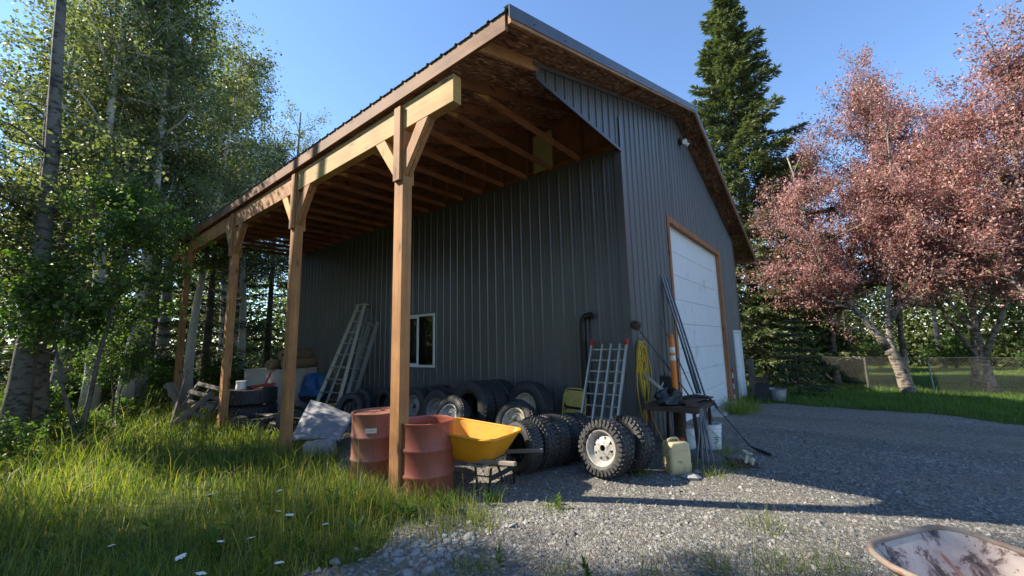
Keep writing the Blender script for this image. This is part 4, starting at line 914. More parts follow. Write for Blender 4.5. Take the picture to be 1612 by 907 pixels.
o = MB().box(-0.12, 0.12, -0.09, 0.09, 0, 0.30).box(-0.10, 0.10, -0.07, 0.07, 0.30, 0.32).tube([(-0.06, 0, 0.32), (-0.05, 0, 0.37), (0.05, 0, 0.37), (0.06, 0, 0.32)], 0.012, 6).build('black_case', 'black', None, bevel=0.012); o.location = (0.55, -0.30, ZT+0.026); o.rotation_euler = (0, 0, R(20)); tag(o, 'black case standing on the bench behind the pipes', 'case')
mb = MB(); nu, nv = 24, 12
for i in range(nu):
    for j in range(nv):
        a = 2*math.pi*i/nu; b = math.pi/2*j/(nv-1); r = 0.21*(1+0.2*math.sin(2*a+3*b+1)+0.13*math.sin(5*a-6*b)+0.08*math.sin(11*a+8*b))
        mb.v.append((r*math.cos(a)*max(0.0, math.cos(b))**0.6*1.25, r*math.sin(a)*max(0.0, math.cos(b))**0.6*0.8, 0.17*math.sin(b)*(1+0.25*math.sin(3*a))))
mb.f = [(i*nv+j, ((i+1) % nu)*nv+j, ((i+1) % nu)*nv+j+1, i*nv+j+1) for i in range(nu) for j in range(nv-1)]
o = mb.build('black_bag', 'black', None, 40); o.location = (0.00, -0.52, ZT+0.02); tag(o, 'crumpled black bag on the bench left of the orange post', 'bag')
o = MB().tube([(0.22, -0.62, ZT+0.06), (0.38, -0.78, ZT+0.09), (0.50, -0.93, ZT+0.06), (0.56, -1.0, ZT-0.04), (0.58, -1.02, ZT-0.10)], 0.022, 8).build('black_strap', 'black', None, 40); tag(o, 'black strap hanging over the front of the bench', 'strap')
o = MB().lathe([(0.0, 0.0), (0.045, 0), (0.06, 0.03), (0.05, 0.035), (0.0, 0.012)], 16).build('white_saucer', 'white', None, 40); o.location = (0.60, -0.78, ZT+0.05); tag(o, 'small white dish lying on the scrap bars', 'dish')
t = empty('delineator_post', (0.30, -0.52, ZT)); t.scale = (0.8, 0.8, 1.08); tag(t, 'orange road marker post with two white bands on the bench', 'marker post')
MB().lathe([(0.0, 0), (0.055, 0), (0.052, 0.56)], 20).build('lower_tube', 'orange', t, 40)
MB().lathe([(0.0525, 0.5605), (0.0535, 0.562), (0.0535, 0.628), (0.052, 0.63)], 20).build('reflective_band', 'reflect', t, 40)
MB().lathe([(0.052, 0.63), (0.055, 0.635), (0.055, 0.665), (0.052, 0.67)], 20).build('middle_ring', 'orange', t, 40)
MB().lathe([(0.0525, 0.6705), (0.0535, 0.672), (0.0535, 0.745), (0.052, 0.747)], 20).build('reflective_band', 'reflect', t, 40)
MB().lathe([(0.052, 0.747), (0.052, 0.83), (0.046, 0.865), (0.034, 0.875), (0.034, 0.90), (0.042, 0.905), (0.042, 0.925), (0.0, 0.93)], 20).build('cap', 'orange', t, 40)
o = MB().beam((0.02, -0.52, ZT+0.12), (0.10, -0.10, ZT+0.42), 0.045, 0.012, (1, 0, 0)).tube([(0.05, -0.40, ZT+0.22), (0.14, -0.40, ZT+0.28), (0.18, -0.36, ZT+0.24)], 0.010, 6).build('metal_bracket', 'alu', None); tag(o, 'bright metal bracket leaning on the wall above the black bag', 'bracket')
# pipes leaning at the door jamb
for k in range(7):
    tx = 1.46+0.055*k; o = MB().tube([(0.92+0.055*k, -0.86+0.035*(k % 3), hz(1, -0.8)), (tx, -0.045-0.012*(k % 2), 2.82-0.05*(k % 3))], 0.013 if k % 3 else 0.017, 8).build('conduit_pipe', 'galv' if k % 2 else 'steel_bar', None, 40)
    tag(o, ['leftmost pipe', 'second pipe from the left', 'third pipe from the left', 'middle pipe', 'third pipe from the right', 'second pipe from the right', 'rightmost pipe'][k]+' of the seven leaning at the overhead door', 'pipe', 'pipes leaning at the door jamb')
for (a, b, lb) in (((0.80, -0.92, 0), (1.28, -0.05, 1.95), 'single dark rod leaning left of the pipe bundle'), ((0.75, -1.02, 0), (1.05, -0.08, 1.35), 'shorter dark rod crossing behind the orange post')):
    o = MB().tube([(a[0], a[1], hz(a[0], a[1])), b], 0.011, 8).build('steel_rod', 'steel_bar', None); tag(o, lb, 'rod')
o = MB().tube([(0.35, -1.0, 0.70), (0.55, -1.25, 0.30), (0.66, -1.40, 0.06), (0.62, -1.52, 0.03), (0.50, -1.66, 0.02)], [0.008, 0.008, 0.012, 0.024, 0.02], 8).build('pry_bar', 'black', None, 40); tag(o, 'black pry bar sliding off the bench to the gravel', 'tool')
# rebar fan
for k in range(7):
    o = MB().tube([(-0.72+0.07*k, -1.02-0.055*(k % 4), hz(-0.6, -1)), (-0.18+0.02*k, -0.98, 0.62+0.02*(k % 2)), (-0.16+0.02*k, -0.97, 0.66)], 0.011, 6).build('rebar_stake', 'steel_bar', None); tag(o, ['stake nearest the jerry can', 'second stake from the jerry can', 'third stake from the jerry can', 'middle stake', 'third stake from the bucket', 'second stake from the bucket', 'stake nearest the bucket'][k]+', in the fan of dark steel', 'stake', 'steel stakes leaning on the bench')
# jerry can
t = empty('jerry_can', (-0.92, -0.86, hz(-0.9, -0.9)), (R(2), R(-2), R(-40))); tag(t, 'yellowed plastic jerry can with red cap standing before the bench', 'jerry can')
mb = MB(); lev = [(0.0, 0.10, 0.075, 0.03), (0.015, 0.135, 0.10, 0.035), (0.12, 0.145, 0.108, 0.04), (0.135, 0.140, 0.104, 0.04), (0.27, 0.142, 0.106, 0.04), (0.285, 0.138, 0.102, 0.04), (0.345, 0.138, 0.102, 0.04), (0.375, 0.115, 0.085, 0.04), (0.380, 0.09, 0.06, 0.03)]
for z, a, b, r in lev: mb.v += [(x, y, z) for x, y in rrect(-a, a, b, r)]
k = 32; mb.f = [(i*k+j, i*k+(j+1) % k, (i+1)*k+(j+1) % k, (i+1)*k+j) for i in range(len(lev)-1) for j in range(k)]+[tuple(range(k))[::-1], tuple(range((len(lev)-1)*k, len(lev)*k))]
mb.build('can_body', 'jerry', t, 45)
MB().tube([(-0.10, 0, 0.37), (-0.09, 0, 0.405), (-0.05, 0, 0.415), (0.02, 0, 0.412), (0.05, 0, 0.375)], 0.015, 8).build('handle', 'jerry', t, 50)
MB().lathe([(0.0, 0.38), (0.032, 0.38), (0.032, 0.408), (0.0, 0.41)], 18, Matrix.Translation((0.092, 0, -0.005))).build('cap', 'red', t, 40)
o = MB().lathe([(0.0, 0), (0.10, 0.01), (0.12, 0.04), (0.07, 0.075), (0.0, 0.085)], 7).build('rock', 'stone', None); o.location = (-1.05, -1.05, hz(-1, -1)-0.02); o.rotation_euler = (0, 0.2, 0.5); tag(o, 'flat pale rock at the foot of the jerry can', 'rock')
# buckets
def bucket(loc, label, s=1.0, lid=False, m='white'):
    t = empty('bucket', (loc[0], loc[1], hz(*loc)-0.01)); tag(t, label, 'bucket'); t.scale = (s, s, s)
    pr = [(0.0, 0), (0.125, 0.0), (0.13, 0.01), (0.145, 0.27), (0.154, 0.272), (0.154, 0.285), (0.146, 0.29), (0.148, 0.315), (0.156, 0.317), (0.156, 0.33), (0.148, 0.335), (0.150, 0.36), (0.158, 0.362), (0.158, 0.372), (0.146, 0.373)]
    pr += [(0.145, 0.366), (0.0, 0.362)] if lid else [(0.140, 0.36), (0.122, 0.03), (0, 0.03)]
    MB().lathe(pr, 32).build('pail', m, t, 35)
    MB().tube([(0.158*math.cos(a), 0.158*math.sin(a), 0.30-0.16*abs(math.sin((a-R(200))*1.0))) for a in [R(200+10*j) for j in range(19)]], 0.004, 5).build('bail_handle', 'galv', t)
    return t
b = bucket((0.50, -0.92), 'white plastic bucket with printed side in front of the bench', 1.0, False)
mb = MB()
for dx, dz, wv in ((-0.03, 0.19, 0.06), (0.0, 0.165, 0.05), (0.02, 0.14, 0.05), (-0.02, 0.115, 0.035)):
    for q in range(4):
        t0 = 3.75+dx*3+q*wv/4/0.13; t1 = t0+wv/4/0.13*0.8; r = 0.1385+0.0555*(dz-0.01)*1.04
        mb.add([(r*math.cos(a), r*math.sin(a), z) for a, z in ((t0, dz), (t1, dz), (t1, dz+0.014), (t0, dz+0.014))], [(0, 1, 2, 3)])
mb.build('print', 'black', b)
bucket((0.32, -0.66), 'white bucket half hidden under the bench', 0.85, True)
# hitch part on a board
t = empty('scrap_board', (-0.18, -1.46, hz(-0.2, -1.45)), (0, 0, R(-62))); tag(t, 'rusty tilted steel plate lying on gravel in front of the bucket', 'plate')
MB().box(-0.20, 0.20, -0.16, 0.16, 0.02, 0.045, Matrix.Rotation(R(10), 4, 'Y')).box(-0.20, 0.20, -0.17, -0.15, -0.02, 0.05, Matrix.Rotation(R(6), 4, 'Y')).build('plate', 'rust_dark', t, bevel=0.003)
o = MB(); 
o.tube([(0.06*math.cos(a), 0.06*math.sin(a)*0.8, 0.14) for a in [R(22*j) for j in range(18)]], 0.014, 8)
o.beam((-0.12, 0.02, 0.03), (-0.04, 0.0, 0.13), 0.035, 0.03).beam((0.04, -0.03, 0.13), (0.13, -0.06, 0.035), 0.04, 0.03).beam((-0.1, -0.06, 0.04), (0.10, 0.05, 0.05), 0.03, 0.03).lathe([(0, 0), (0.045, 0), (0.045, 0.05), (0.02, 0.06), (0, 0.06)], 12, Matrix.Translation((-0.06, -0.04, 0.05)))
o = o.build('tow_hitch', 'rim_cream', None, bevel=0.004); o.location = (-0.18, -1.46, hz(-0.2, -1.45)+0.035); o.rotation_euler = (R(15), 0, R(20)); tag(o, 'cream-coloured hitch casting lying on the rusty plate', 'hitch')
# marker stake at the door
t = empty('marker_stake', (7.06, -0.05, hz(7, 0)-0.05)); tag(t, 'thin red and white banded stake beside the overhead door frame', 'stake')
for k in range(7): MB().box(-0.018, 0.018, -0.012, 0.012, 0.15*k, 0.15*(k+1)-0.002).build('band', 'white' if k % 2 else 'red', t)
# tubs by the far corner
t = empty('metal_tub', (8.25, -0.92, hz(8.2, -0.9))); tag(t, 'dented galvanised tub by the far barn corner', 'tub')
MB().lathe([(0.0, 0), (0.22, 0), (0.24, 0.05), (0.225, 0.13), (0.27, 0.16), (0.28, 0.34), (0.30, 0.35), (0.30, 0.365), (0.27, 0.365), (0.25, 0.06), (0, 0.05)], 28).build('tub_body', 'galv', t, 40)
for s in (-1, 1): MB().tube([(s*0.29, -0.06, 0.3), (s*0.33, -0.05, 0.27), (s*0.33, 0.05, 0.27), (s*0.29, 0.06, 0.3)], 0.01, 6).build('handle', 'galv', t)
t = empty('black_planter', (8.1, -0.58, hz(8, -0.6)), (0, 0, R(15))); tag(t, 'broken black plastic planter tipped behind the metal tub', 'planter')
MB().box(-0.28, 0.28, -0.18, -0.165, 0.05, 0.62).box(-0.28, 0.28, 0.165, 0.18, 0.05, 0.50).box(-0.28, -0.265, -0.165, 0.165, 0.05, 0.55).box(0.265, 0.28, -0.165, 0.165, 0.05, 0.45).box(-0.265, 0.265, -0.165, 0.165, 0.0, 0.06).build('pot', 'black', t, bevel=0.01)
MB().box(-0.30, 0.22, -0.20, 0.1, 0.64, 0.66, Matrix.Rotation(R(-8), 4, 'Y')).build('lid', 'black', t, bevel=0.004)
o = MB().box(-0.09, 0.09, -0.09, 0.09, -0.1, 1.15).box(-0.10, 0.10, -0.10, 0.10, 1.15, 1.18).build('wooden_post', 'old_z', None, bevel=0.01); o.location = (10.2, -0.05, hz(10, 0)); tag(o, 'squat weathered wooden post beyond the barn corner', 'post')
# chain-link fence
FX = 14.6
t = empty('chain_link_fence', (FX, -6.0, hz(FX, -6))); tag(t, 'sagging chain-link fence between gravel and lawn', 'fence')
mb = MB(); y0, y1, hh, sp = -7.0, 5.4, 1.25, 0.085
yy = y0-hh
while yy < y1:
    for sg in (1, -1):
        a, b = (yy, yy+hh) if sg > 0 else (yy+hh, yy)
        za, zb = 0.02, 0.02+hh
        pa, pb = Vector((0.004*sg, a, za)), Vector((0.004*sg, b, zb))
        for (lim, up) in ((y0, 1), (y1, -1)):
            for q, r_ in ((pa, pb), (pb, pa)):
                if (q.y-lim)*up < 0 and (r_.y-lim)*up > 0:
                    f = (lim-q.y)/(r_.y-q.y); q.xyz = q+(r_-q)*f
        if min(pa.y, pb.y) < y0-1e-6 or max(pa.y, pb.y) > y1+1e-6: continue
        mb.tube([pa, pb], 0.0016, 3, False)
    yy += sp
mb.build('wire_mesh', 'steel_bar', t)
for yv, hgt_, mm, lb in ((2.75, 1.28, 'bark_dark', 'dark rusty fence post'), (1.0, 1.1, 'galv', 'thin leaning fence post'), (-1.6, 1.35, 'galv', None), (-5.0, 1.35, 'galv', None), (5.3, 1.35, 'galv', None)):
    o = MB().tube([(0.04, yv, -0.1), (0.04+0.03, yv+0.04*(mm == 'galv'), hgt_)], 0.045 if mm == 'bark_dark' else 0.025, 10).build('post', mm, t, 40)
    if lb: o['label'] = lb
MB().tube([(0.03, y0, 1.27), (0.03, y1, 1.27)], 0.006, 6).build('top_wire', 'galv', t)
# near gate section, slack mesh with bright wires on the right
t = empty('fence_gate', (12.7, -8.3, hz(12.7, -8.3)), (0, 0, R(-32))); tag(t, 'bright slack chain-link panel at the right edge behind the red tree', 'fence')
mb = MB(); hh = 1.1; yy = -1.6-hh
while yy < 1.6:
    for sg in (1, -1):
        pa, pb = (Vector((0.004*sg, yy, 0.05)), Vector((0.004*sg, yy+hh, 0.05+hh))) if sg > 0 else (Vector((-0.004, yy+hh, 0.05)), Vector((-0.004, yy, 0.05+hh)))
        for lim, up in ((-1.6, 1), (1.6, -1)):
            for q, r_ in ((pa, pb), (pb, pa)):
                if (q.y-lim)*up < 0 and (r_.y-lim)*up > 0: q.xyz = q+(r_-q)*((lim-q.y)/(r_.y-q.y))
        if min(pa.y, pb.y) < -1.6-1e-6 or max(pa.y, pb.y) > 1.6+1e-6: continue
        mb.tube([pa, pb], 0.0042, 4, False)
    yy += 0.11
mb.build('wire_mesh', 'alu', t)
MB().tube([(0, -1.6, 0), (0, -1.6, 1.2), (0, 1.6, 1.2), (0, 1.6, 0)], 0.018, 8).build('pipe_frame', 'galv', t)
# ---------------------------------------------------------------- vegetation
def rnd_dirs(n): return unit(rng.normal(size=(n, 3)))
def in_lobes(lobes):
    """random point in a list of (centre, radii) ellipsoids, denser towards the shell"""
    w_ = np.array([l[1][0]*l[1][1]*l[1][2] for l in lobes]); l = lobes[rng.choice(len(lobes), p=w_/w_.sum())]
    d = rng.normal(size=3); d /= np.linalg.norm(d); return np.array(l[0])+d*np.array(l[1])*rng.uniform(0.25, 1.0)**0.5
def make_tree(trunks, lobes, n_br, n_tw, n_lf, leafL, leafW, bark, leaf, tw_len=(0.3, 0.8), br_r=0.035, lift=0.35, start=(0.25, 0.98), up=0.2, droop=0.0, spread=0.10, along=0.35):
    """trunks: list of (points, r0, r1).  returns trunk mesh, crown mesh"""
    tm = MB(); anchor = []
    for pts, r0, r1 in trunks:
        pts = [Vector(p) for p in pts]; k = len(pts); fine = []
        for i in range(k-1):
            for q in range(3): fine.append(pts[i].lerp(pts[i+1], q/3)+Vector(rng.normal(size=3))*0.012)
        fine.append(pts[-1]); n = len(fine)
        rs = [r0+(r1-r0)*(i/(n-1))**0.85 for i in range(n)]; rs[0] *= 1.35; rs[1] *= 1.08
        tm.tube(fine, rs, 9); anchor += [(np.array(fine[i]), rs[i], i/(n-1)) for i in range(n)]
    cand = [a for a in anchor if start[0] <= a[2] <= start[1]]
    cz = np.array([a[0] for a in cand]); LP, LD, LN = [], [], []
    for b in range(n_br):
        tgt = in_lobes(lobes)
        dd = np.linalg.norm((cz-tgt)*np.array([1, 1, 1.0]), axis=1)+np.maximum(0, cz[:, 2]-tgt[2]+0.2*np.linalg.norm(cz[:, :2]-tgt[:2], axis=1))*2.0
        a, ra, _ = cand[int(np.argmin(dd+rng.uniform(0, 0.5, len(dd))))]
        mid = a*0.5+tgt*0.5+np.array([0, 0, lift*np.linalg.norm(tgt-a)*0.35])
        path = [(1-t)**2*a+2*t*(1-t)*mid+t*t*tgt for t in (0, 0.25, 0.5, 0.75, 1.0)]
        path = [path[0]]+[p+rng.normal(size=3)*0.03 for p in path[1:]]
        L = np.linalg.norm(tgt-a); r0 = min(ra*0.6, br_r*(0.4+0.25*L))
        tm.tube(path, [r0, r0*0.75, r0*0.55, r0*0.35, 0.004], 5, False)
        P = np.array(path)
        for q in range(n_tw):
            t = rng.uniform(along, 1.0)*4; i = min(int(t), 3); p = P[i]+(P[i+1]-P[i])*(t-i)
            d = rng.normal(size=3)+unit((P[4]-P[0])[None])[0]*0.8+np.array([0, 0, up]); d /= np.linalg.norm(d)
            ln = rng.uniform(*tw_len); e = p+d*ln-np.array([0, 0, droop*ln])
            tm.tube([p, p*0.5+e*0.5+rng.normal(size=3)*0.02, e], [0.006, 0.004, 0.002], 3, False)
            m = int(n_lf*rng.uniform(0.6, 1.3)); tt = rng.uniform(0.15, 1.05, m)[:, None]
            LP.append(p+(e-p)*tt+rng.normal(size=(m, 3))*spread); LD.append(np.tile(d*0.6, (m, 1))+rng.normal(size=(m, 3))*0.8-np.array([0, 0, 0.25])); LN.append(rng.normal(size=(m, 3))*0.7+np.array([0, 0, 0.6]))
    LP, LD, LN = np.concatenate(LP), np.concatenate(LD), np.concatenate(LN); n = len(LP)
    sz = rng.uniform(0.65, 1.25, n)
    v = leaves(LP, LD, LN, leafL*sz, leafW*sz, 0.22)
    t_me = bpy.data.meshes.new('trunk'); t_me.from_pydata(tm.v, [], tm.f); t_me.update(); t_me.materials.append(M[bark])
    t_me.polygons.foreach_set('use_smooth', [True]*len(t_me.polygons))
    c_me = leaf_mesh('crown', v); c_me.materials.append(M[leaf])
    return t_me, c_me
ORD = ['first', 'second', 'third', 'fourth', 'fifth', 'sixth', 'seventh', 'eighth', 'ninth', 'tenth', 'eleventh', 'twelfth', 'thirteenth', 'fourteenth', 'fifteenth', 'sixteenth', 'seventeenth', 'eighteenth', 'nineteenth', 'twentieth', 'twenty-first', 'twenty-second', 'twenty-third', 'twenty-fourth', 'twenty-fifth']
def order(pts):
    """for each spot, its place counted from the left of the picture"""
    a = [math.atan2(p[1]-CAM.y, p[0]-CAM.x) for p in pts]; idx = sorted(range(len(pts)), key=lambda i: -a[i]); out = [None]*len(pts)
    for r_, i in enumerate(idx): out[i] = ORD[r_]
    return out
def place(proto, name, x, y, label, cat, group=None, s=1.0, rz=0.0, tilt=(0, 0), sz=None):
    t = empty(name, (x, y, hz(x, y)-0.05), (R(tilt[0]), R(tilt[1]), R(rz))); t.scale = (s, s, sz or s)
    link('trunk', proto[0], None, t); link('crown', proto[1], None, t); tag(t, label, cat, group); return t
def spruce(h, rb, seed, mat_, dense=1.0, z0=0.4, nl=(0.13, 0.03), dead=0.0):
    tm = MB(); tm.tube([(0, 0, 0), (0.02, 0, h*0.3), (0, 0.02, h*0.7), (0, 0, h)], [0.012*h+0.03, 0.010*h, 0.005*h, 0.01], 9)
    P_, D_, N_ = [], [], []; z = z0
    while z < h-0.1:
        f = (z-z0)/(h-z0); r = rb*(1-f)**0.8*rng.uniform(0.8, 1.12)+0.06; nb = int(rng.integers(6, 9)); a0 = rng.uniform(0, 6.28)
        for b in range(nb):
            a = a0+6.283*b/nb+rng.uniform(-0.25, 0.25); L = r*rng.uniform(0.4, 1.25); d = np.array([math.cos(a), math.sin(a), 0])
            dr = 0.15+0.25*(1-f); n = 6
            path = [np.array([0, 0, z])+d*L*t+np.array([0, 0, -dr*L*t+0.28*L*t*t]) for t in np.linspace(0, 1, n)]
            tm.tube(path, list(np.linspace(0.012+0.01*(1-f), 0.003, n)), 4, False)
            if rng.uniform() < dead*(1-f): continue
            m = int(max(10, 100*L*dense)); t = rng.uniform(0.1, 1.0, m)**0.65; i = np.minimum((t*(n-1)).astype(int), n-2); pa = np.array(path)
            base = pa[i]+(pa[i+1]-pa[i])*(t*(n-1)-i)[:, None]; sd = np.array([-d[1], d[0], 0]); sg = rng.choice([-1, 1], m)
            tw = 0.32*L*(1-t*0.75)+0.05; u = rng.uniform(0, 1, m)
            off = (sd*sg[:, None]*0.85+d*0.6)*(tw*u)[:, None]+np.array([0, 0, -0.28])*(tw*u*u)[:, None]+rng.normal(size=(m, 3))*0.03
            P_.append(base+off); D_.append(sd*sg[:, None]*0.7+d*0.8+rng.normal(size=(m, 3))*0.35+np.array([0, 0, -0.1])); N_.append(rng.normal(size=(m, 3))*0.5+np.array([0, 0, 0.8]))
        z += 0.26+0.16*(1-f)
    P_, D_, N_ = np.concatenate(P_), np.concatenate(D_), np.concatenate(N_); n = len(P_); sz = rng.uniform(0.7, 1.3, n)
    v = leaves(P_, D_, N_, nl[0]*sz, nl[1]*sz, 0.3)
    t_me = bpy.data.meshes.new('trunk'); t_me.from_pydata(tm.v, [], tm.f); t_me.update(); t_me.materials.append(M['bark_dark'])
    t_me.polygons.foreach_set('use_smooth', [True]*len(t_me.polygons))
    c_me = leaf_mesh('crown', v); c_me.materials.append(M[mat_]); return t_me, c_me
# --- woods on the left
aspA = make_tree([([(0, 0, 0), (0.05, 0.02, 3), (0.0, 0.1, 6), (0.15, 0.05, 9), (0.1, 0.0, 12.5)], 0.17, 0.03)],
                 [((0, 0, 8.5), (2.0, 2.0, 3.6)), ((0.3, 0.3, 5.8), (1.7, 1.7, 1.6)), ((0.1, 0, 11.5), (1.1, 1.1, 1.6)), ((0.1, 0, 12.5), (0.6, 0.6, 0.8))], 66, 11, 22, 0.075, 0.066, 'bark_aspen', 'leaf_aspen', start=(0.30, 0.98))
aspB = make_tree([([(0, 0, 0), (-0.1, 0.05, 3), (-0.05, 0.2, 6), (0.1, 0.25, 9), (0.2, 0.2, 11.5)], 0.13, 0.025)],
                 [((0, 0.2, 7.6), (1.7, 1.7, 3.2)), ((0.2, 0.2, 10.6), (1.1, 1.0, 1.5)), ((0.6, -0.5, 4.6), (1.2, 1.2, 0.9)), ((0.2, 0.2, 11.5), (0.6, 0.6, 0.9))], 58, 11, 22, 0.075, 0.066, 'bark_birch', 'leaf_aspen', start=(0.28, 0.98))
sapl = make_tree([([(0, 0, 0), (0.1, 0, 1.2), (0.25, 0.1, 2.6), (0.3, 0.15, 4.2)], 0.045, 0.012), ([(0, 0, 0.3), (-0.3, 0.2, 1.4), (-0.55, 0.3, 3.0)], 0.03, 0.01)],
                 [((0.2, 0.1, 3.3), (1.3, 1.3, 1.3)), ((-0.4, 0.3, 2.2), (0.9, 0.9, 0.9))], 40, 8, 22, 0.085, 0.06, 'bark_dark', 'leaf_shrub', tw_len=(0.2, 0.5), br_r=0.02, start=(0.15, 1.0), spread=0.07)
shrub = make_tree([([(0, 0, 0), (0.1, 0, 0.5), (0.15, 0.1, 1.0)], 0.02, 0.006), ([(0, 0, 0), (-0.2, 0.1, 0.5), (-0.3, 0.2, 0.9)], 0.016, 0.006), ([(0, 0, 0), (0.05, -0.25, 0.45), (0.1, -0.4, 0.8)], 0.016, 0.006)],
                  [((0, 0, 0.75), (0.75, 0.75, 0.5)), ((0.1, 0, 0.4), (0.8, 0.8, 0.3))], 26, 6, 14, 0.10, 0.055, 'bark_dark', 'leaf_shrub', tw_len=(0.12, 0.32), br_r=0.012, start=(0.1, 1.0), spread=0.05)
aspC = make_tree([([(0, 0, 0), (0.05, 0.02, 3), (0.0, 0.1, 6), (-0.15, 0.15, 9), (-0.3, 0.2, 12.5)], 0.15, 0.035)],
                 [((0.1, 0.1, 4.6), (1.6, 1.6, 1.3)), ((0.5, 0.6, 3.4), (1.3, 1.3, 0.8))], 24, 10, 20, 0.075, 0.065, 'bark_shaded', 'leaf_aspen', start=(0.2, 0.5))
spr = spruce(11, 2.3, 1, 'needle_dark', 0.95, 0.6, (0.15, 0.032), 0.55)
G = 'trees of the left woods'
place(aspC, 'aspen_tree', -6.02, 7.75, 'thick aspen with shade-darkened trunk at the left edge of the picture', 'tree', G, 1.0, 20)
t = place(aspC, 'aspen_tree', -5.72, 8.35, 'aspen with shade-darkened trunk just right of the thick one at the left edge', 'tree', G, 0.95, 140, (0, 4))
place(aspB, 'aspen_tree', -4.95, 10.6, 'slender aspen with its trunk in front of the sunlit clearing', 'tree', G, 1.12, 60)
place(aspB, 'aspen_tree', -4.30, 11.2, 'aspen left of the far post, left one of the close pair', 'tree', G, 1.15, 200)
place(aspA, 'aspen_tree', -3.95, 12.0, 'aspen left of the far post, right one of the close pair', 'tree', G, 1.05, 250)
place(aspA, 'aspen_tree', -5.35, 11.9, 'aspen with a full crown above the slender one at upper left', 'tree', G, 1.12, 310)
place(aspB, 'birch_tree', -2.75, 12.9, 'pale birch trunk rising between the two farthest posts', 'tree', G, 1.02, 300, (0, 3))
place(aspB, 'birch_tree', -0.75, 14.9, 'pale birch seen between second and third posts', 'tree', G, 1.12, 80, (0, 2))
place(sapl, 'sapling', -5.35, 6.9, 'leafy sapling with bright leaves in front of the thick aspens', 'tree', G, 1.0, 0)
place(sapl, 'sapling', -4.75, 8.7, 'crooked young tree in the undergrowth left of the far posts', 'tree', G, 0.6, 130)
place(aspB, 'aspen_tree', -9.4, 7.4, 'aspen left of the picture that shades the near grass', 'tree', G, 0.78, 15)
place(aspB, 'aspen_tree', -11.3, 11.0, 'taller aspen left of the picture that shades the near gravel', 'tree', G, 1.0, 115)
place(aspB, 'aspen_tree', -12.0, 13.2, 'tallest aspen left of the picture that dapples the foreground gravel', 'tree', G, 0.9, 200, sz=1.42)
spots = [(-3.3, 15.2, 1.0, 'dark spruce directly behind the farthest post'), (-1.6, 15.8, 1.05, 'dark spruce behind the third post'), (0.4, 15.6, 0.95, 'dark spruce behind the far barn corner'), (-5.5, 14.0, 1.1, 'dark spruce with dead lower limbs left of the close aspen pair')]
for k, (x, y, s_, lb) in enumerate(spots): place(spr, 'spruce_tree', x, y, lb, 'tree', G, s_, 67*k)
bgt = [(-4.4, 17.4, 1), (-2.4, 18.6, 0), (-0.2, 19.4, 1), (2.4, 18.4, 0), (4.6, 19.5, 1), (-5.6, 20.8, 1), (-3.6, 22.0, 0), (1.2, 22.5, 0), (-4.9, 14.6, 1)]
od = order(bgt)
for k, (x, y, v) in enumerate(bgt): place((aspA, aspB)[v], 'aspen_tree', x, y, 'leafy aspen farther back in the left woods, '+od[k]+' from the left', 'tree', 'farther aspens of the left woods', (0.86 if y < 16 else 1.0+0.13*((k*7) % 4)), 47*k)
us = [(-5.45, 7.0, 0.55), (-5.0, 7.9, 0.5), (-6.2, 6.3, 0.7), (-4.6, 9.6, 0.55), (-3.9, 10.9, 0.6), (-5.9, 10.2, 0.8), (-4.6, 12.6, 1.3), (-2.6, 14.4, 1.2), (-1.2, 14.0, 1.1), (-3.4, 13.6, 1.0), (0.3, 14.2, 1.2), (-5.4, 12.2, 1.1)]
od = order(us)
for k, (x, y, s_) in enumerate(us):
    place(shrub, 'understory_shrub', x, y, 'low leafy shrub in the left undergrowth, '+od[k]+' from the left', 'shrub', 'undergrowth shrubs', s_, 51*k)
# --- right side: spruce and purple-leaved cherries
spr2 = spruce(20.5, 3.5, 2, 'needle', 1.7, 0.5, (0.22, 0.065))
place(spr2, 'spruce_tree', 17.2, 0.6, 'tall sunlit spruce rising beyond the right end of the barn', 'tree', None, 1.12, 10)
place(spr2, 'spruce_tree', 22.5, 3.4, 'shorter spruce half hidden between barn gable and tall spruce', 'tree', None, 0.62, 90)
spr3 = spruce(3.6, 1.6, 3, 'needle', 3.4, 0.25, (0.13, 0.032))
place(spr3, 'spruce_tree', 10.6, -1.35, 'small low spruce with drooping branches behind the metal tub', 'tree', None, 0.75, 40)
RK = dict(bark='bark_cherry', leaf='leaf_red', tw_len=(0.3, 0.75), br_r=0.03, spread=0.075, up=0.7, along=0.25)
redA = make_tree([([(0, 0, 0), (-0.05, 0.18, 0.8), (-0.1, 0.32, 1.25)], 0.15, 0.12), ([(-0.1, 0.32, 1.2), (-0.2, 0.9, 2.2), (-0.3, 1.5, 3.3), (-0.2, 1.9, 5.2), (0, 2.1, 7.0)], 0.095, 0.018), ([(-0.08, 0.28, 1.0), (-0.1, 0.25, 2.0), (0.1, 0.0, 3.4), (0.1, -0.3, 5.6), (0.0, -0.4, 7.6)], 0.09, 0.018), ([(0, 0.2, 1.9), (0.3, -0.7, 3.2), (0.2, -1.4, 4.8), (0.2, -1.8, 6.6)], 0.07, 0.015)],
                 [((-0.2, 1.4, 4.4), (1.8, 2.3, 2.2)), ((0, -0.9, 4.6), (1.9, 2.0, 2.4)), ((0, 2.4, 3.0), (1.6, 1.7, 1.1)), ((0, 0.2, 7.0), (1.0, 1.4, 1.3)), ((0, -1.9, 3.4), (1.3, 1.2, 0.8))], 145, 13, 23, 0.082, 0.038, start=(0.0, 0.99), **RK)
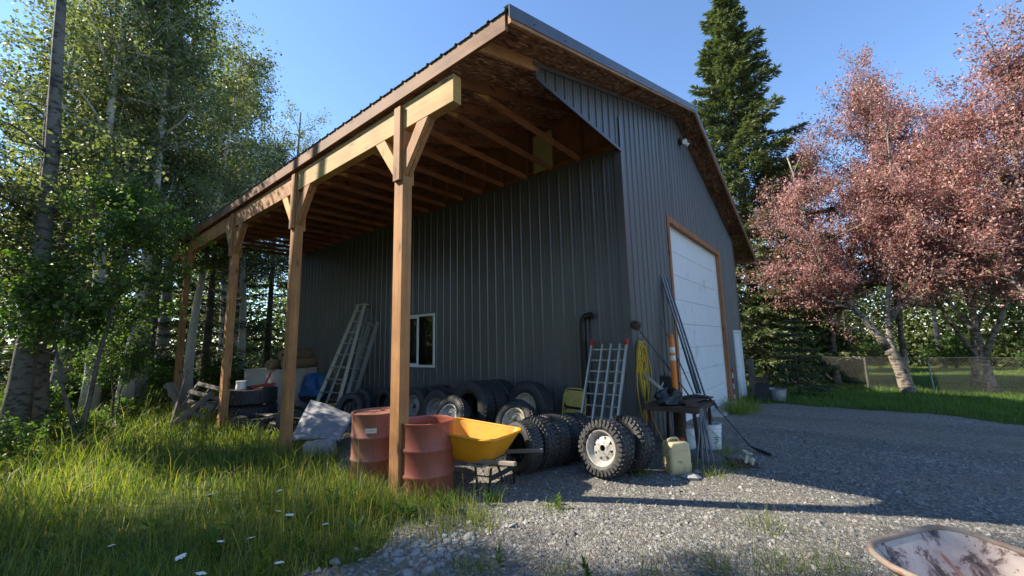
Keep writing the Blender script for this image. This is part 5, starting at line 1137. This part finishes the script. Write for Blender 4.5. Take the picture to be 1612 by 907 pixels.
redB = make_tree([([(0, 0, 0), (0.0, 0.1, 1.2), (0.1, 0.3, 3.0), (0.2, 0.2, 5.2), (0.1, 0.0, 8.3)], 0.11, 0.018), ([(0, 0.05, 0.9), (0.2, -0.5, 2.4), (0.3, -0.9, 4.5), (0.2, -1.1, 7.2)], 0.07, 0.015), ([(0, 0.1, 1.6), (-0.2, 0.9, 3.2), (-0.2, 1.4, 5.6)], 0.06, 0.015)],
                 [((0, 0.3, 5.2), (1.7, 1.9, 2.7)), ((0, -0.9, 6.4), (1.4, 1.5, 2.2)), ((0, 0.1, 8.1), (0.8, 0.9, 1.2)), ((0.1, 0, 8.7), (0.5, 0.5, 0.7)), ((0, 1.2, 3.6), (1.4, 1.3, 1.0)), ((0, -1.2, 3.0), (1.4, 1.4, 0.9))], 125, 13, 22, 0.082, 0.038, start=(0.12, 0.99), **RK)
GR = 'purple-leaved trees by the fence'
FK = 1.14
def fplace(proto, name, x, y, label, cat, group, s, rz, sz=None): return place(proto, name, CAM.x+FK*(x-CAM.x), CAM.y+FK*(y-CAM.y), label, cat, group, s*FK, rz, sz=(sz or s)*FK)
fplace(redA, 'cherry_tree', 11.75, -4.12, 'purple-leaved tree with leaning forked pale trunk in front of the fence', 'tree', GR, 1.14, 0, sz=1.24)
fplace(redB, 'cherry_tree', 11.3, -7.25, 'tallest purple-leaved tree at the right edge with slim brown stems', 'tree', GR, 1.2, 0, sz=1.24)
fplace(redB, 'cherry_tree', 13.2, -6.1, 'purple-leaved tree filling the gap left of the rightmost tall one', 'tree', GR, 1.15, 310, sz=1.16)
fplace(redB, 'cherry_tree', 14.6, -2.3, 'purple-leaved tree beside the spruce, behind the forked one', 'tree', GR, 1.25, 120, sz=1.2)
fplace(redB, 'cherry_tree', 16.2, -6.3, 'purple-leaved tree on the lawn beyond the fence', 'tree', GR, 1.15, 170, sz=1.2)
fplace(redB, 'cherry_tree', 15.4, -4.4, 'airy purple-leaved tree whose thin tip stands against the sky', 'tree', GR, 1.1, 250, sz=1.5)
fplace(redB, 'cherry_tree', 13.4, -9.4, 'purple-leaved tree partly cut off by the right picture edge', 'tree', GR, 1.15, 70, sz=1.1)
fplace(redB, 'cherry_tree', 17.0, -9.2, 'purple-leaved tree glimpsed behind the rightmost ones', 'tree', GR, 1.1, 40, sz=1.05)
place(shrub, 'stub_shrub', 18.2, -2.8, 'brownish shrub stub on the lawn left of the dark fence post', 'shrub', None, 1.0, 30)
place(shrub, 'dark_shrub', 19.0, -1.9, 'dark bush across the lawn behind the small spruce', 'shrub', None, 2.2, 70)
GB = 'green trees beyond the lawn'
us = [(28, -3.0, 0.8), (31, -7.5, 0.9), (29, -12, 0.8), (34, -15, 1.0), (36, -1, 1.0), (30, -19, 0.9)]
od = order(us)
for k, (x, y, s_) in enumerate(us):
    place(aspA if k % 2 else spr, 'distant_tree', x, y, 'green tree at the far side of the lawn, '+od[k]+' from the left', 'tree', GB, s_, 77*k)
us = [(29.5, -4.5), (30.5, -8), (31, -12), (29, -1)]
od = order(us)
for k, (x, y) in enumerate(us):
    place(shrub, 'hedge_bush', x, y, 'green bush at the end of the lawn, '+od[k]+' from the left', 'shrub', 'bushes at the end of the lawn', 1.5+0.3*(k % 3), 40*k)
def woods(name, box, n, label):
    p = rng.uniform(box[:3], box[3:], (n, 3)); ph = 2.0*np.sin(p[:, 0]*0.9)+1.5*np.sin(p[:, 1]*0.7+2)+1.2*np.sin(p[:, 0]*2.3+p[:, 1]*1.9); p = p[p[:, 2] < box[5]*0.72+ph]
    m = len(p); sz = rng.uniform(0.6, 1.4, m)
    v1 = leaves(p, rnd_dirs(m), rnd_dirs(m)+np.array([0, 0, 0.5]), 0.25*sz, 0.19*sz, 0.2); me = leaf_mesh(name, v1); o = link(name, me, 'leaf_aspen'); tag(o, label, 'woods', kind='stuff')
woods('far_woods', (-34, 27, 0, 10, 34, 10), 110000, 'far green woods closing the view behind the left trees')
woods('side_woods', (-22, -16, 0, -13, 12, 11), 45000, 'woods bordering the yard on the left beyond the picture')
woods('far_hedgerow', (33, -34, -0.8, 40, 14, 9.5), 150000, 'far green tree line closing the view beyond the lawn')
# --- grass
def scatter(n, x0, x1, y0, y1, dens):
    P = rng.uniform((x0, y0), (x1, y1), (n, 2)); k = rng.uniform(0, 1, n) < dens(P[:, 0], P[:, 1]); return P[k]
def cdist(x, y): return np.hypot(x-CAM.x, y-CAM.y)
def patch(x, y): return 0.5+0.5*np.sin(1.9*x+0.7*y+1.1*np.sin(1.3*y))*np.sin(1.5*y-0.6*x+0.7)
def blade_mesh(P, h, wd, lean):
    z = H(P[:, 0], P[:, 1])-0.02; n = len(P)
    return blades(np.stack([P[:, 0], P[:, 1], z], 1), h, wd, lean, rng.uniform(0, 6.283, n), rng.uniform(0, 6.283, n))
def add_blades(name, parts, m):
    V, Q, T, o = [], [], [], 0
    for v, q, t in parts: V.append(v); Q.append(q+o); T.append(t+o); o += len(v)
    ob = link(name, np_mesh(name, np.concatenate(V), np.concatenate(Q), np.concatenate(T)), m); return ob
P = scatter(330000, -10.5, -2.6, -2.2, 13.5, lambda x, y: np.clip(0.30*(7/np.maximum(cdist(x, y), 2.2))**1.1, 0, 1)*(sdist(x, y) < rng.gamma(1.2, 0.13, x.shape)-0.05)*(0.45+0.55*patch(x, y)))
P = P[(P[:, 1]-CAM.y) > (-(P[:, 0]-CAM.x))*0.0-0.3]
n = len(P); c = cdist(P[:, 0], P[:, 1]); hh = rng.gamma(5, 0.2, n)*(0.16+0.16*patch(P[:, 0]*0.7+3, P[:, 1]*0.7))*np.clip(0.55+c/9, 0.5, 1.15)*np.where(sdist(P[:, 0], P[:, 1]) > -0.35, 0.6, 1)
g = add_blades('grass', [blade_mesh(P, hh, rng.uniform(0.003, 0.0075, n)*np.clip(c/4.5, 0.8, 2.0), rng.uniform(0.1, 0.9, n))], 'grass'); tag(g, 'tall sunlit meadow grass left of the lean-to posts', 'grass', kind='stuff')
P = scatter(60000, -14, 3.5, 9, 27, lambda x, y: 0.6*(sdist(x, y) < 0)*((x < -3.2) | (y > 13))); n = len(P)
g = add_blades('far_meadow_grass', [blade_mesh(P, rng.gamma(5, 0.2, n)*0.32, rng.uniform(0.012, 0.03, n), rng.uniform(0.1, 0.8, n))], 'grass'); tag(g, 'sunlit grass between the trunks of the left woods', 'grass', kind='stuff')
# tall seed stalks
P = scatter(9000, -9, -2.8, -0.5, 9, lambda x, y: 0.09*(sdist(x, y) < -0.15)*np.ones_like(x)); n = len(P)
parts = [blade_mesh(P, rng.uniform(0.35, 0.62, n), np.full(n, 0.004), rng.uniform(0.05, 0.5, n))]
g = add_blades('grass_stalks', parts, 'grass'); tag(g, 'thin tall grass stalks above the meadow', 'grass', kind='stuff')
# weeds and tufts on the gravel near the camera and by the bench
tuft = [(-2.73, -0.28, 0.10), (-3.35, 0.15, 0.10), (-3.9, -0.35, 0.12), (-3.6, -0.9, 0.14), (-4.2, -0.5, 0.15), (-3.3, -1.5, 0.16), (-2.9, -1.7, 0.12), (-2.6, -2.1, 0.15), (-3.0, -2.1, 0.2), (-2.4, -2.35, 0.16), (-3.9, -1.2, 0.14), (-0.7, -0.95, 0.14), (-0.35, -0.75, 0.15), (-0.1, -0.6, 0.15), (-0.85, -1.25, 0.12), (-0.45, -1.35, 0.14), (0.3, -1.15, 0.14), (-1.25, -0.55, 0.12), (-1.0, -0.35, 0.12), (0.7, -0.75, 0.1), (5.3, -0.45, 0.32), (5.7, -0.40, 0.3), (6.1, -0.45, 0.3), (5.0, -0.40, 0.2), (-2.0, -1.9, 0.14), (-3.2, 0.62, 0.14), (-2.9, 0.35, 0.06), (-4.5, -0.2, 0.15), (-4.9, -0.3, 0.18), (-3.15, 0.75, 0.12)]
parts = []
for (x, y, r) in tuft:
    big = x > 4; n = 420 if big else 170; P = rng.normal((x, y), r*0.7 if not big else r*0.6, (n, 2)); sc_h = 0.30 if big else 0.13
    parts.append(blade_mesh(P, rng.gamma(5, 0.2, n)*sc_h*rng.uniform(0.7, 1.1), rng.uniform(0.003, 0.006, n)*(1.8 if big else 1.0), rng.uniform(0.2, 1.0, n)))
P = scatter(60000, -5.4, 0.5, -3.2, 1.2, lambda x, y: 0.22*(sdist(x, y) > 0)*np.clip(1.5*patch(x*1.3+1, y*1.3)-0.5, 0, 1)*np.clip((0.4-y)/1.5, 0.05, 1)*np.clip(-x/2.2, 0.15, 1)); n = len(P)
parts.append(blade_mesh(P, rng.gamma(3, 0.33, n)*0.055, rng.uniform(0.003, 0.006, n), rng.uniform(0.2, 1.0, n)))
P = scatter(50000, -4.5, -2.8, -0.1, 3.2, lambda x, y: 0.5*np.exp(-((x+3.45)**2)/0.10)*np.exp(-((y-1.2)**2)/0.9)); n = len(P)
parts.append(blade_mesh(P, rng.gamma(5, 0.2, n)*0.17, rng.uniform(0.003, 0.007, n), rng.uniform(0.1, 0.9, n)))
g = add_blades('gravel_weeds', parts, 'grass'); tag(g, 'sparse grass tufts and weeds growing through the gravel', 'weeds', kind='stuff')
# verge and lawn on the right
P = scatter(140000, 6.2, 16.5, -14, 1.0, lambda x, y: 0.42*(sdist(x, y) < 0.1)*np.ones_like(x)); n = len(P)
p1 = blade_mesh(P, rng.gamma(5, 0.2, n)*0.13, rng.uniform(0.008, 0.016, n), rng.uniform(0.1, 0.9, n))
P = scatter(100000, 14, 33, -19, 4, lambda x, y: 0.55*np.ones_like(x)); n = len(P)
p2 = blade_mesh(P, rng.gamma(5, 0.2, n)*0.075, rng.uniform(0.014, 0.028, n), rng.uniform(0.1, 0.9, n))
g = add_blades('lawn', [p1, p2], 'lawn'); tag(g, 'mown lawn and rough verge beyond the driveway', 'lawn', kind='stuff')
# --- broad-leaved weeds (things) near the drums and in the meadow
def weed_mesh(nl, L, W, erect):
    a = rng.uniform(0, 6.283, nl); e = rng.uniform(erect*0.5, erect*1.2, nl); d = np.stack([np.cos(a)*np.cos(e), np.sin(a)*np.cos(e), np.sin(e)], 1)
    p = np.zeros((nl, 3))+rng.normal(size=(nl, 3))*0.012; p[:, 2] = np.abs(p[:, 2])+rng.uniform(0, 0.14, nl)*erect; s_ = rng.uniform(0.6, 1.2, nl)
    me = leaf_mesh('broad_leaf_weed', leaves(p, d, np.tile((0, 0, 1.0), (nl, 1))+rng.normal(size=(nl, 3))*0.3, L*s_, W*s_, 0.3)); me.materials.append(M['weed']); return me
wm = [weed_mesh(16, 0.13, 0.042, 0.7), weed_mesh(22, 0.09, 0.03, 0.9), weed_mesh(13, 0.16, 0.045, 0.8)]
ws = [(-3.75, 1.25), (-3.85, 0.85), (-3.7, 0.72), (-3.4, 0.55), (-4.0, 1.1), (-4.2, 0.75), (-3.95, 1.6), (-4.3, 1.35), (-4.55, 0.95), (-3.62, 1.75), (-4.9, 0.7), (-5.0, 1.3), (-4.4, 2.0), (-5.3, 0.3), (-4.75, 1.7), (-5.5, 1.1), (-5.9, 0.5), (-5.2, 2.3), (-5.5, 4.0), (-5.2, 5.2), (-5.6, 5.6), (-5.0, 6.0), (-6.0, 5.0), (-5.8, 6.2), (-6.3, 5.6)]
od = order(ws)
for k, (x, y) in enumerate(ws):
    o = link('broad_leaf_weed', wm[k % 3], None); o.location = (x, y, hz(x, y)-0.01); o.rotation_euler = (0, 0, k*1.3); s_ = 0.8+0.15*(k % 4); o.scale = (s_, s_, s_)
    tag(o, 'broad-leaved green weed in the meadow grass, '+od[k]+' from the left', 'weed', 'broad-leaved weeds in the grass')
for k, (x, y, lb) in enumerate([(-2.73, -0.30, 'lone green weed clump in the open gravel before the wheelbarrow'), (-3.75, -0.45, 'flat green weed beside the pebble pile'), (-3.55, -1.05, 'green weed in gravel at the lower middle of the picture'), (-3.05, 0.30, 'small weed in gravel right of the front post')]):
    o = link('gravel_weed', wm[1], None); o.location = (x, y, hz(x, y)+0.01); o.rotation_euler = (0, 0, k); o.scale = (0.75, 0.75, 0.75); tag(o, lb, 'weed')
# --- yarrow
def yarrow_proto():
    st = MB().tube([(0, 0, 0), (0.01, 0.0, 0.2), (0.0, 0.015, 0.42)], [0.003, 0.0025, 0.002], 5)
    hd = MB()
    for k in range(34):
        r = 0.040*math.sqrt(k/34)*(0.75+0.35*math.sin(k*1.7)**2); a = 2.4*k; c = (r*math.cos(a), 0.015+r*math.sin(a), 0.44-0.12*r)
        st.tube([(0, 0.015, 0.40), c], 0.001, 3, False)
        hd.lathe([(0.0, -0.004), (0.007, -0.001), (0.0075, 0.002), (0.0, 0.004)], 6, Matrix.Translation(c))
    a = st.build('stem', 'weed', None); b = hd.build('flower_head', 'petal', None)
    n = 26; tt = rng.uniform(0.1, 0.75, n); p = np.stack([0*tt, 0*tt, 0.42*tt], 1); an = rng.uniform(0, 6.28, n)
    me = leaf_mesh('leaf', leaves(p, np.stack([np.cos(an), np.sin(an), 0.5+0*an], 1), np.tile((0, 0, 1.0), (n, 1)), 0.10*(1-tt*0.6), 0.016, 0.2)); me.materials.append(M['weed'])
    return a.data, b.data, me, (a, b)
ya, yb, yl, tmp = yarrow_proto()
for o in tmp: bpy.data.objects.remove(o)
YS = [(-5.62, 0.48), (-5.50, 0.36), (-5.38, 0.50), (-5.28, 0.72), (-5.12, 1.02), (-4.95, 0.75), (-5.02, 0.20), (-4.72, 0.85), (-4.62, 1.35), (-4.35, 1.75), (-5.75, 0.55), (-4.85, 1.9), (-5.55, 1.5), (-4.5, 0.62)]
od = order(YS)
for k, (x, y) in enumerate(YS):
    t = empty('yarrow_plant', (x, y, hz(x, y)-0.01), (R(16*math.sin(k)), R(14*math.cos(2*k)), k*1.1)); s_ = 0.52+0.08*(k % 4); t.scale = (s_, s_, s_)
    link('stem', ya, None, t); link('flower_head', yb, None, t); link('leaves', yl, None, t); tag(t, 'white flat-topped yarrow flower in the near grass, '+od[k]+' from the left', 'flower', 'yarrow in the near grass')
# --- stones
def stone_mesh(seed):
    r_ = np.random.default_rng(seed); mb = MB(); mb.lathe([(0.0, -0.5), (0.35, -0.42), (0.55, -0.1), (0.5, 0.2), (0.3, 0.42), (0.0, 0.48)], 7)
    a = r_.uniform(0.75, 1.25, 3); ph = r_.uniform(0, 6, 3)
    mb.v = [(x*a[0]*(1+0.15*math.sin(3*y+ph[0])), y*a[1]*(1+0.15*math.sin(4*x+ph[1])), z*0.6*a[2]+0.1*x*math.sin(ph[2])) for x, y, z in mb.v]
    me = bpy.data.meshes.new('stone'); me.from_pydata(mb.v, [], mb.f); me.update(); me.materials.append(M['stone']); me.polygons.foreach_set('use_smooth', [True]*len(me.polygons)); return me
sm_ = [stone_mesh(k) for k in range(6)]
pp = empty('pebble_pile', (-4.0, 0.12, hz(-4, 0.1))); tag(pp, 'patch of rounded grey river stones at the edge of the grass', 'stones')
for k in range(210):
    x, y = rng.normal((-3.98, 0.14), (0.30, 0.17)); x += (y-0.14)*-0.5
    s_ = rng.gamma(3, 0.009)+0.012; o = link('stone', sm_[k % 6], None, pp); o.location = (x+4.0, y-0.12, hz(x, y)-hz(-4, 0.1)+0.014+s_*0.05); o.rotation_euler = tuple(rng.uniform(-0.4, 0.4, 2))+(rng.uniform(0, 6.28),); o.scale = (s_, s_*rng.uniform(0.7, 1), s_*rng.uniform(0.6, 0.9))
N = 26000
P = scatter(90000, -6.2, 3.0, -4.5, 3.0, lambda x, y: (sdist(x, y) > 0.02)*np.clip(0.5*(2.6/np.maximum(cdist(x, y), 1.2))**1.2, 0, 1)); n = len(P)
base = np.array([(1, 0, -0.2), (-0.5, 0.87, -0.1), (-0.5, -0.87, -0.25), (0.15, 0.1, 0.75)]); fc = np.array([(0, 1, 3), (1, 2, 3), (2, 0, 3)])
s_ = rng.gamma(2.2, 0.0042, n)+0.005; a = rng.uniform(0, 6.283, n); ca, sa = np.cos(a), np.sin(a)
bv = base[None]*rng.uniform(0.6, 1.3, (n, 4, 3)); rot = np.stack([bv[..., 0]*ca[:, None]-bv[..., 1]*sa[:, None], bv[..., 0]*sa[:, None]+bv[..., 1]*ca[:, None], bv[..., 2]], -1)*s_[:, None, None]
V = rot+np.stack([P[:, 0], P[:, 1], H(P[:, 0], P[:, 1])+0.016+s_*0.15], 1)[:, None, :]
F = (np.arange(n)[:, None, None]*4+fc[None]).reshape(-1, 3)
def chipmat():
    m, n_, l, b = mat('gravel_chip'); g_ = n_.new('ShaderNodeNewGeometry'); r = ramp(n_, [(0, (0.10, 0.098, 0.094)), (0.6, (0.205, 0.198, 0.185)), (0.9, (0.28, 0.27, 0.25)), (1, (0.38, 0.36, 0.33))]); l.new(g_.outputs['Random Per Island'], r.inputs[0]); l.new(r.outputs[0], b.inputs['Base Color']); b.inputs['Roughness'].default_value = 0.85; return m
M['chip'] = chipmat()
g = link('gravel_chips', np_mesh('gravel_chips', V.reshape(-1, 3), None, F), 'chip'); tag(g, 'loose crushed gravel chips on the driveway', 'gravel', kind='stuff')
